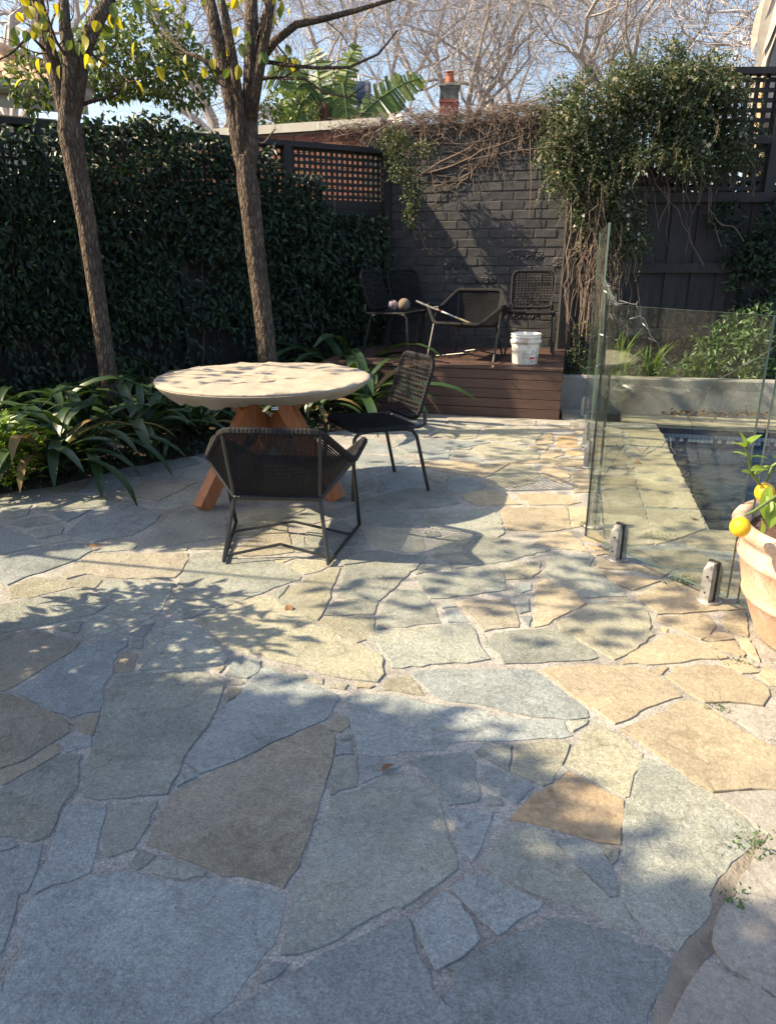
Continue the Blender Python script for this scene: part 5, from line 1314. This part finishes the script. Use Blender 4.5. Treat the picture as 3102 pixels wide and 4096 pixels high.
# ---- unseen trees added outside the left edge, crowns shaped to shade the paving
random.seed(21)
def crown_tree(name, base, H_, blobs, n, lb, L0=.10, L1=.15, w=.06, mat='evergreen', lr=1.0):
    e = empty(name, base, 0, lb, 'tree'); mb = MB(); b = Vector(base)
    mb.tube([(0, 0, -.05), (.03, .02, H_ * .4), (0, .03, H_ * .75)], [.11 * lr, .09 * lr, .05 * lr], 10)
    for c, r_ in blobs: mb.tube([V(0, .01, H_ * .35), (Vector(c) - b) * .6 + V(0, 0, .3), Vector(c) - b], [.05 * lr, .035 * lr, .012 * lr], 6)
    mb.build('trunk', M['bark'], e, smooth=True); P = []
    vol = np.array([r_[0] * r_[1] * r_[2] for c, r_ in blobs]); vol /= vol.sum()
    for (c, r_), f in zip(blobs, vol):
        k = int(n * f); u = unit(k) * (rng.random(k) ** .42)[:, None]; P.append(np.array(c) + u * np.array(r_))
    P = np.concatenate(P); m_ = len(P)
    scatter_leaves('crown', P - np.array(base), unit(m_), unit(m_), rng.uniform(L0, L1, m_), rng.uniform(.8, 1.2, m_) * w, M[mat], e)
crown_tree('unseen_evergreen', (-4.6, .6, 0), 3.6, [((-4.68, .85, 3.25), (1.45, 1.45, .9)), ((-4.5, -.5, 3.3), (1.5, 1.3, .9)), ((-3.85, 1.75, 3.0), (.65, .42, .45)), ((-3.3, .5, 3.3), (1.2, .85, .6)), ((-5.3, 1.15, 3.2), (1.3, 1.25, .8))], 42000, 'unseen evergreen tree added left of the viewpoint to shade the near paving')  # added out of view; crown blobs follow the edge of the near shade
crown_tree('unseen_evergreen', (-7.2, .6, 0), 3.8, [((-7.0, .6, 3.5), (1.5, 1.6, 1.0))], 12000, 'second unseen evergreen tree added further left to shade the near paving')
crown_tree('unseen_evergreen', (-4.7, 4.6, 0), 2.6, [((-4.0, 4.45, 2.46), (.48, .95, .32)), ((-3.95, 5.4, 2.45), (.48, .7, .36)), ((-4.9, 3.82, 2.42), (.55, .36, .3))], 9500, 'unseen evergreen tree added in front of the left hedge to shade the bed edge')  # added out of view; crown gap lets sun through to the bright shrub
crown_tree('unseen_sparse_tree', (-5.4, 4.0, 0), 4.2, [((-3.4, 3.35, 4.0), (1.1, .8, .35)), ((-3.5, 5.2, 4.1), (1.3, .8, .35)), ((-3.3, 2.95, 3.2), (.9, .5, .25)), ((-3.7, 4.6, 2.9), (.7, .6, .2))], 620, 'unseen thinly leaved tree added left of the paving to throw streaks of shade', .12, .18, .065, lr=.4)  # added out of view for streaks of shade on paving and table
crown_tree('potted_shrub_tree', (-2.5, 2.55, 0), 1.5, [((-2.4, 2.62, 1.2), (.55, .30, .32)), ((-2.2, 2.95, 1.0), (.34, .2, .2)), ((-2.75, 2.35, 1.3), (.4, .25, .3))], 1000, 'leafy shrub just outside the left edge casting dappled leaf shade', .09, .13, .045)

# ---- big bare plane trees beyond the walls
def bare_tree(base, H_, r_, seed, lb, lean=(0, 0), maxlev=5, L0=None, kids=(2, 4), mat='palebark', tmat='twig'):
    random.seed(seed); e = empty('bare_plane_tree', base, 0, lb, 'tree', 'bare winter trees beyond the walls')
    mb = MB(); ends = []; p0 = V(0, 0, 0); fk = V(lean[0] * .5, lean[1] * .5, H_ * .34)
    mb.tube([p0, p0 * .5 + fk * .5 + V(.1, 0, 0), fk], [r_, r_ * .85, r_ * .75], 9)
    mb.build('trunk', M[mat], e, smooth=True); mb = MB()
    for k in range(5):
        a = k * 1.2566 + random.uniform(-.4, .4); d = V(math.cos(a) * .75 + lean[0] * .2, math.sin(a) * .75, 1.0)
        grow(mb, fk, d, H_ * .24, r_ * .36, 0, maxlev, ends, 5, .05, 6, .7, .2, kids)
    for q, d in ends:
        for k in range(1 if random.random() < .6 else 0):
            d2 = (d + V(random.gauss(0, .6), random.gauss(0, .6), random.gauss(0, .5))).normalized(); q1 = q + d2 * random.uniform(.12, .3); mb.tube([q, q1, q1 + (d2 + V(random.gauss(0, .4), random.gauss(0, .4), .1)).normalized() * .25], [.007, .0055, .003], 3, cap=False)
    mb.build('crown', M[tmat], e)
    return e
BT = [((-4.2, 20, 0), 12.5, .26, 1, 'bare tree with thin pale stems behind the forked tree', (0, 0)), ((-1.2, 26, 0), 14, .30, 2, 'tall bare tree rising behind the banana plant', (.4, 0)), ((2.6, 26, 0), 13.5, .30, 3, 'bare spreading tree directly behind the chimney', (-.5, 0)),
      ((6.6, 23, 0), 12, .30, 4, 'bare tree filling the sky right of the chimney', (0, 0)), ((10.8, 20, 0), 13, .34, 5, 'pale trunked bare tree at the top right corner', (-.3, 0)), ((4.6, 30, 0), 14, .3, 6, 'farther bare tree right of the chimney', (0, 0)), ((-8.5, 18, 0), 12, .26, 7, 'bare tree above the tiled roof at left', (.3, 0)), ((8.6, 15.5, 0), 9.5, .2, 9, 'slim bare tree behind the flowering jasmine', (-.2, 0))]
for b in BT: bare_tree(b[0], b[1], b[2], b[3], b[4], b[5])

# ---- banana plant behind the wall
def banana_leaf(e, a, b, arch, W_, fringe=.3, n=26, twist=0.0):
    a, b = Vector(a), Vector(b); mb = MB(); pts = [a + (b - a) * (k / n) + V(0, 0, arch * 4 * (k / n) * (1 - k / n)) for k in range(n + 1)]
    ax = (b - a).normalized(); view = V(0, -1, .15); sd_ = ax.cross(view).normalized(); sd_ = (sd_ + view * twist).normalized()
    mb.tube(pts, [.022 * (1 - .8 * k / n) for k in range(n + 1)], 5)
    for k in range(n):
        t_ = (k + .5) / n; w = W_ * .5 * math.sin(math.pi * (t_ * .93 + .05)) ** .55; p, q = pts[k], pts[k + 1]
        for s in (-1, 1):
            gap = .28 if random.random() < fringe else 0; dr = random.uniform(.1, .5) * w; d1 = sd_ * (s * w) + ax * w * .35 - V(0, 0, dr) + V(0, random.gauss(0, .05), 0)
            qq = q + (p - q) * gap * .3
            mb.add([p, qq, qq + (d1 * (1 - gap * .4)) + (p - q) * gap, p + d1], [(0, 1, 2, 3)])
    mb.build('leaf', M['banana'], e)
bp0 = dep(1330, 900, 12.2); bp0.z = 0
ban = empty('banana_plant', bp0, 0, 'large banana plant with torn drooping leaves behind the brick wall', 'plant'); bo = bp0
bD = lambda x, y, Y=12.0: dep(x, y, Y) - bo
mb = MB(); mb.tube([V(0, 0, 0), bD(1290, 560), bD(1285, 420)], [.16, .15, .11], 10); mb.build('pseudostem', M['deadleaf'], ban)
for a, b, ar, w, tw_ in ((bD(1390, 520), bD(1690, 310), .12, .46, .1), (bD(1350, 540), bD(1395, 260), .1, .36, .2), (bD(1310, 480), bD(1430, 180, 12.4), .1, .4, .3), (bD(1370, 330, 11.8), bD(1395, 530, 11.7), .05, .42, .1), (bD(1290, 430), bD(1120, 560, 11.8), .5, .5, .2), (bD(1280, 420), bD(1060, 330, 12.2), .3, .5, .3), (bD(1270, 440), bD(1180, 570, 11.6), .4, .5, .1), (bD(1290, 420), bD(1250, 200, 12.5), .1, .5, .3), (bD(1230, 380, 11.8), bD(1165, 540, 11.6), .1, .4, .2)):
    banana_leaf(ban, a, b, ar, w, .35, 26, tw_)
dl = blade(.9, .12, .5); dl.materials.append(M['deadleaf'])
for k in range(14): put_leaf(dl, ban, bD(1285 + random.uniform(-22, 22), random.uniform(400, 450), 11.85), (random.gauss(0, .15), random.gauss(0, .1), -1), random.uniform(-1, 1), random.uniform(.6, 1.0), 'dead_leaf')
blob_bush('evergreen_bush', [bl(560, 200, 10.6, .7, .5, .55), bl(420, 260, 10.4, .5, .5, .4), bl(720, 300, 10.6, .5, .4, .4), bl(1150, 480, 10.8, .4, .3, .35), bl(120, 330, 9.4, .25, .3, .3)], 3200, .08, .13, .05, M['evergreen'], 'light green bushy foliage rising behind the left fence', dirv=(0, 0, -.3))

# ================================================================= BUILDINGS BEYOND
# tiled roof house at left
HP = V(0, 12.3, 0); hn = V(.5, -.866, 0); hd = V(.866, .5, 0)
K = onpl(330, 380, HP, hn); EZ = K.z
house = empty('tiled_roof_house', V(K.x, K.y, 0), math.atan2(hd.y, hd.x), 'neighbouring house with orange tiled roof and cream gutter at top left', 'house')
mcream = rough_mat('cream_paint', (.52, .46, .36), (.62, .56, .46), scale=3, rough=.7, bump=.2)
mb = MB(); mb.box((-4.6, 1.6, (EZ - .25) / 2), (8.6, 2.6, EZ - .25)); mb.build('wall', mcream, house)
mb = MB(); mb.box((-4.6, .02, EZ - .10), (9.3, .03, .22)); mb.build('fascia', mcream, house)
mb = MB(); mb.tube([(-9.2, -.06, EZ + .0), (.1, -.06, EZ + .0)], .075, 12); mb.build('gutter', mcream, house, smooth=True)
mtile2 = rough_mat('terracotta_tile', (.34, .2, .13), (.52, .36, .25), scale=6, rough=.85, bump=.5, objvar=.25)
PIT = R(27); mb = MB()
mb.add([(.1, 0, EZ + .03), (-9.3, 0, EZ + .03), (-9.3, 2.6, EZ + .03 + 2.6 * math.tan(PIT)), (-2.5, 2.6, EZ + .03 + 2.6 * math.tan(PIT))], [(0, 3, 2, 1)]); roof = mb.build('roof', mtile2, house)
tm = MB(); nn_ = 8
for k in range(nn_ + 1):
    x = -.15 + .3 * k / nn_; zz = .035 * abs(math.sin(math.pi * k / nn_ * 2)) + .01
    tm.v += [(x, -.02, zz + .02), (x, .36, zz)]; 
for k in range(nn_): tm.f.append([2 * k, 2 * k + 2, 2 * k + 3, 2 * k + 1])
for k in range(nn_):
    tm.v += []
tme = bpy.data.meshes.new('roof_tile'); tme.from_pydata(tm.v, [], tm.f); tme.materials.append(mtile2); tme.polygons.foreach_set('use_smooth', [True] * nn_); tme.update()
for r_ in range(9):
    y = r_ * .32
    for c in range(16):
        x = -.1 - c * .3 - (.15 if r_ % 2 else 0)
        if x > -.05 - y: continue
        o = obj('roof_tile', tme, house, (x, y * math.cos(PIT), EZ + .05 + y * math.sin(PIT))); o.rotation_euler = (PIT + .03, 0, random.gauss(0, .01))
mb = MB()
mb.tube([(.12, -.02, EZ + .1), (-2.5, 2.55, EZ + .12 + 2.6 * math.tan(PIT))], .10, 10); mb.build('hip_capping', mtile2, house, smooth=True)
# white roofed shed with a water heater
sp0 = dep(1420, 520, 15.5); sp0.z = 0
shed = empty('white_roof_building', sp0, 0, 'building with white corrugated iron roof behind the banana plant', 'building')
mwht = rough_mat('white_roof_paint', (.60, .60, .60), (.74, .74, .74), scale=3, rough=.6, bump=.1)
sD = lambda x, y, Y: dep(x, y, Y) - sp0
def corrugated(name, a, b, c, d, n):
    mb = MB(); a, b, c, d = map(Vector, (a, b, c, d)); nr = (b - a).cross(d - a).normalized()
    for k in range(n + 1):
        t_ = k / n; off = nr * (.03 if k % 2 else -.03); mb.v += [tuple(a + (b - a) * t_ + off), tuple(d + (c - d) * t_ + off)]
    for k in range(n): mb.f.append([2 * k, 2 * k + 2, 2 * k + 3, 2 * k + 1]); mb.m.append(0)
    return mb.build(name, mwht, shed, smooth=False)
corrugated('roof_sheet', sD(1180, 420, 15.2), sD(1450, 420, 15.2), sD(1440, 300, 17.5), sD(1190, 300, 17.5), 40)
corrugated('roof_sheet', sD(1330, 560, 14.6), sD(1660, 560, 14.6), sD(1540, 415, 16.8), sD(1330, 415, 16.8), 50)
mb = MB(); mb.beam(sD(1535, 408, 16.7), sD(1668, 530, 14.6), .10, .08); mb.build('barge_board', mwht, shed)
mb = MB(); w0 = sD(1500, 520, 15.6); mb.box((w0.x, 0.9, 1.6), (2.6, 2.0, 3.2)); mb.build('wall', mwht, shed)
tk = empty('water_heater', dep(1330, 400, 15.0), 0, 'dark blue cylindrical water heater tank on the white roof', 'water tank')
mnavy = plain('navy_enamel', (.035, .05, .085), .35)
a, b = V(0, 0, 0), dep(1462, 400, 15.1) - tk.location
mb = MB(); mb.tube([a - V(.4, 0, 0), b], .30, 24); mb.build('tank', mnavy, tk, smooth=False)
mb = MB(); mb.tube([b, b + V(.06, 0, 0), b + V(.10, 0, 0)], [.31, .31, .26], 24); mb.build('end_cap', plain('grey_enamel', (.12, .12, .13), .4), tk)
mb = MB(); mb.beam(a + V(-.3, -.29, -.16), b + V(0, -.29, -.16), .02, .045); mb.build('trim_strip', mwht, tk)
for k in (.1, .85):
    mb = MB(); q = a + (b - a) * k; mb.beam(q + V(0, -.1, -.25), q + V(0, -.1, -.62), .06, .06); mb.build('bracket', mwht, tk)
# chimney
cY = 20.0; cb = dep(1794, 470, cY); sc = cY * CP / FPX * 1.06
ch = empty('brick_chimney', V(cb.x, cb.y, 0), R(-8), 'red brick chimney with grey cap and terracotta chimney pot above the wall', 'chimney')
wch = 62 * sc; zt = lambda py: dep(1794, py, cY).z
mb = MB(); mb.box((0, 0, zt(420) / 2), (wch - .03, wch - .03, zt(420))); mb.build('core', rough_mat('chimney_mortar', (.3, .2, .17), (.4, .28, .24), rough=.9), ch)
z = zt(500); bhh = .075; c_i = 0; bme = {}
def cbrick(L_, dp, h):
    k = (round(L_, 3), round(h, 3))
    if k not in bme:
        m_ = MB(); m_.box((0, 0, 0), (L_ - .012, dp, h - .012)); me = bpy.data.meshes.new('brick'); me.from_pydata(m_.v, [], m_.f); me.materials.append(rough_mat('chimney_brick', (.30, .075, .06), (.40, .13, .10), scale=8, rough=.85, bump=.5, objvar=.18) if 'chimney_brick' not in bpy.data.materials else bpy.data.materials['chimney_brick']); me.update(); bme[k] = me
    return bme[k]
while z < zt(404):
    ex = .03 if z > zt(418) else 0
    for face in range(4):
        xs = ([-.25, .25] if c_i % 2 else [-.375, 0, .375]); ls = ([.5, .5] if c_i % 2 else [.25, .5, .25])
        for x_, l_ in zip(xs, ls):
            W2 = wch + ex; o = obj('brick', cbrick(W2 * l_, .05, bhh), ch); a_ = face * math.pi / 2
            o.location = (math.cos(a_) * x_ * W2 + math.sin(a_) * (W2 / 2 - .02), math.sin(a_) * x_ * W2 - math.cos(a_) * (W2 / 2 - .02), z + bhh / 2); o.rotation_euler = (0, 0, a_)
    z += bhh; c_i += 1
def sq(mb, prof):
    vs = [(x * r_, y * r_, z_) for r_, z_ in prof for x, y in ((-1, -1), (1, -1), (1, 1), (-1, 1))]
    mb.add(vs, [(i * 4 + j, i * 4 + (j + 1) % 4, i * 4 + 4 + (j + 1) % 4, i * 4 + 4 + j) for i in range(len(prof) - 1) for j in range(4)])
h = wch / 2; mb = MB(); sq(mb, [(h * .9, z - .02), (h * 1.0, z), (h * 1.0, zt(366)), (h * 1.12, zt(352)), (h * 1.16, zt(349)), (h * .62, zt(335)), (0, zt(334))]); mb.build('cement_cap', rough_mat('weathered_cement', (.07, .07, .06), (.17, .17, .15), scale=6, rough=.95, bump=.8, c3=(.35, .31, .25), s3=2), ch)
mpot = rough_mat('red_clay_pot', (.45, .13, .07), (.55, .2, .11), scale=5, rough=.8, bump=.2); zp = zt(336); ph = zt(284) - zp; r_ = 15 * sc
mb = MB(); mb.lathe([(r_ * 1.05, zp), (r_ * 1.05, zp + ph * .35), (r_ * .98, zp + ph * .42), (r_ * .88, zp + ph * .68), (r_ * 1.0, zp + ph * .70), (r_ * .95, zp + ph * .74), (r_ * .72, zp + ph * .74)], 20); mb.build('chimney_pot', mpot, ch, smooth=True)
for k in range(4):
    a_ = k * 1.5708 + .5; mb = MB(); mb.box((r_ * .72 * math.cos(a_), r_ * .72 * math.sin(a_), zp + ph * .82), (.05, .05, ph * .2)); mb.build('vent_pillar', mpot, ch)
mb = MB(); mb.lathe([(0, zp + ph * .90), (r_ * .98, zp + ph * .90), (r_ * .95, zp + ph * .95), (r_ * .3, zp + ph), (0, zp + ph)], 20); mb.build('pot_lid', mpot, ch, smooth=True)
# old palm trunk at the top right corner
pp = dep(3080, 300, 9.6); pp.z = 0
palm = empty('palm_trunk', pp, 0, 'pale palm trunk with peeling dry sheaths at the top right corner', 'tree')
mb = MB(); mb.tube([(0, 0, 0), (.03, 0, 2), (.06, 0, 4.6)], [.2, .17, .16], 14); mb.build('trunk', rough_mat('palm_bark', (.26, .18, .11), (.42, .31, .2), scale=4, rough=.9, bump=.8, stretch=(1, 1, 6)), palm, smooth=True)
ds = blade(.95, .2, -.05, 8, .3); ds.materials.append(M['palebark'])
for k in range(9):
    a_ = random.uniform(3.4, 6.0); put_leaf(ds, palm, V(.05 + .17 * math.cos(a_), .17 * math.sin(a_), random.uniform(3.7, 4.6)), (math.cos(a_) * .22, math.sin(a_) * .22, -1), 0, random.uniform(.7, 1.1), 'dry_sheath')

# ================================================================= LITTER
fl = blade(.05, .034, .3); fl.materials.append(M['deadleaf'])
for px_, py_, lb in ((355, 2190, 'curled brown leaf on the flagstone left of the armchair'), (1530, 3085, 'curled brown leaf on the small blue stones in the foreground'), (1150, 2420, 'tiny brown leaf on the sunlit paving below the armchair'), (2560, 1850, 'fallen brown leaf on the pool surround behind the glass'), (2770, 2075, 'thin brown leaf at the near pool edge')):
    p = gnd(px_, py_, .014); o = obj('fallen_leaf', fl, None, p); o.rotation_euler = (random.uniform(-.3, .3), random.uniform(-.4, .4), random.uniform(0, 6)); tag(o, lb, 'leaf', 'fallen leaves')
n = 130; tt = rng.beta(2, 2.2, n); pos = np.array([list(gnd(2600 + 500 * t_, 1655, .012)) for t_ in tt]) + np.stack([rng.normal(0, .02, n), -rng.exponential(.05, n), rng.exponential(.012, n)], 1)
scatter_leaves('leaf_litter', pos, unit(n) * np.array([1, 1, .3]), unit(n) * .4 + np.array([0, 0, 1.]), rng.uniform(.03, .07, n), rng.uniform(.02, .04, n), M['deadleaf'], None)
n = 60; pos = np.array([list(gnd(rng.uniform(1720, 2200), rng.uniform(1385, 1470), DH + .006)) for _ in range(n)]); pos[:, 2] += rng.exponential(.006, n)
scatter_leaves('deck_litter', pos, unit(n) * np.array([1, 1, .25]), unit(n) * .4 + np.array([0, 0, 1.]), rng.uniform(.02, .05, n), rng.uniform(.008, .03, n), M['deadleaf'], None)
# moss and weeds in the joints near the pot and glass
def weed(px_, py_, n, s, lb):
    p = gnd(px_, py_, 0); e = empty('joint_weed', p, 0, lb, 'weed', 'weeds in the paving joints')
    P = np.stack([rng.normal(0, s, n), rng.normal(0, s * .6, n), rng.exponential(.01, n)], 1)
    scatter_leaves('leaves', P, unit(n) + np.array([0, 0, .5]), unit(n) * .4 + np.array([0, 0, 1.]), rng.uniform(.008, .018, n), rng.uniform(.005, .01, n), M['under'], e)
for a in ((3015, 3395, 60, .035, 'clover weed in the wide joint at the right foreground'), (2920, 3610, 25, .02, 'thin moss strip in the joint below the clover weed'), (2630, 2155, 90, .05, 'weed behind the corner spigot under the glass'), (2720, 2330, 110, .045, 'weeds under the lower edge of the front glass pane'), (2870, 2840, 30, .022, 'small moss tuft between the cream stones'), (2333, 2103, 40, .015, 'tiny weed beside the nearest edge-on spigot'), (2935, 2655, 24, .03, 'moss in the joint left of the terracotta pot')): weed(*a)
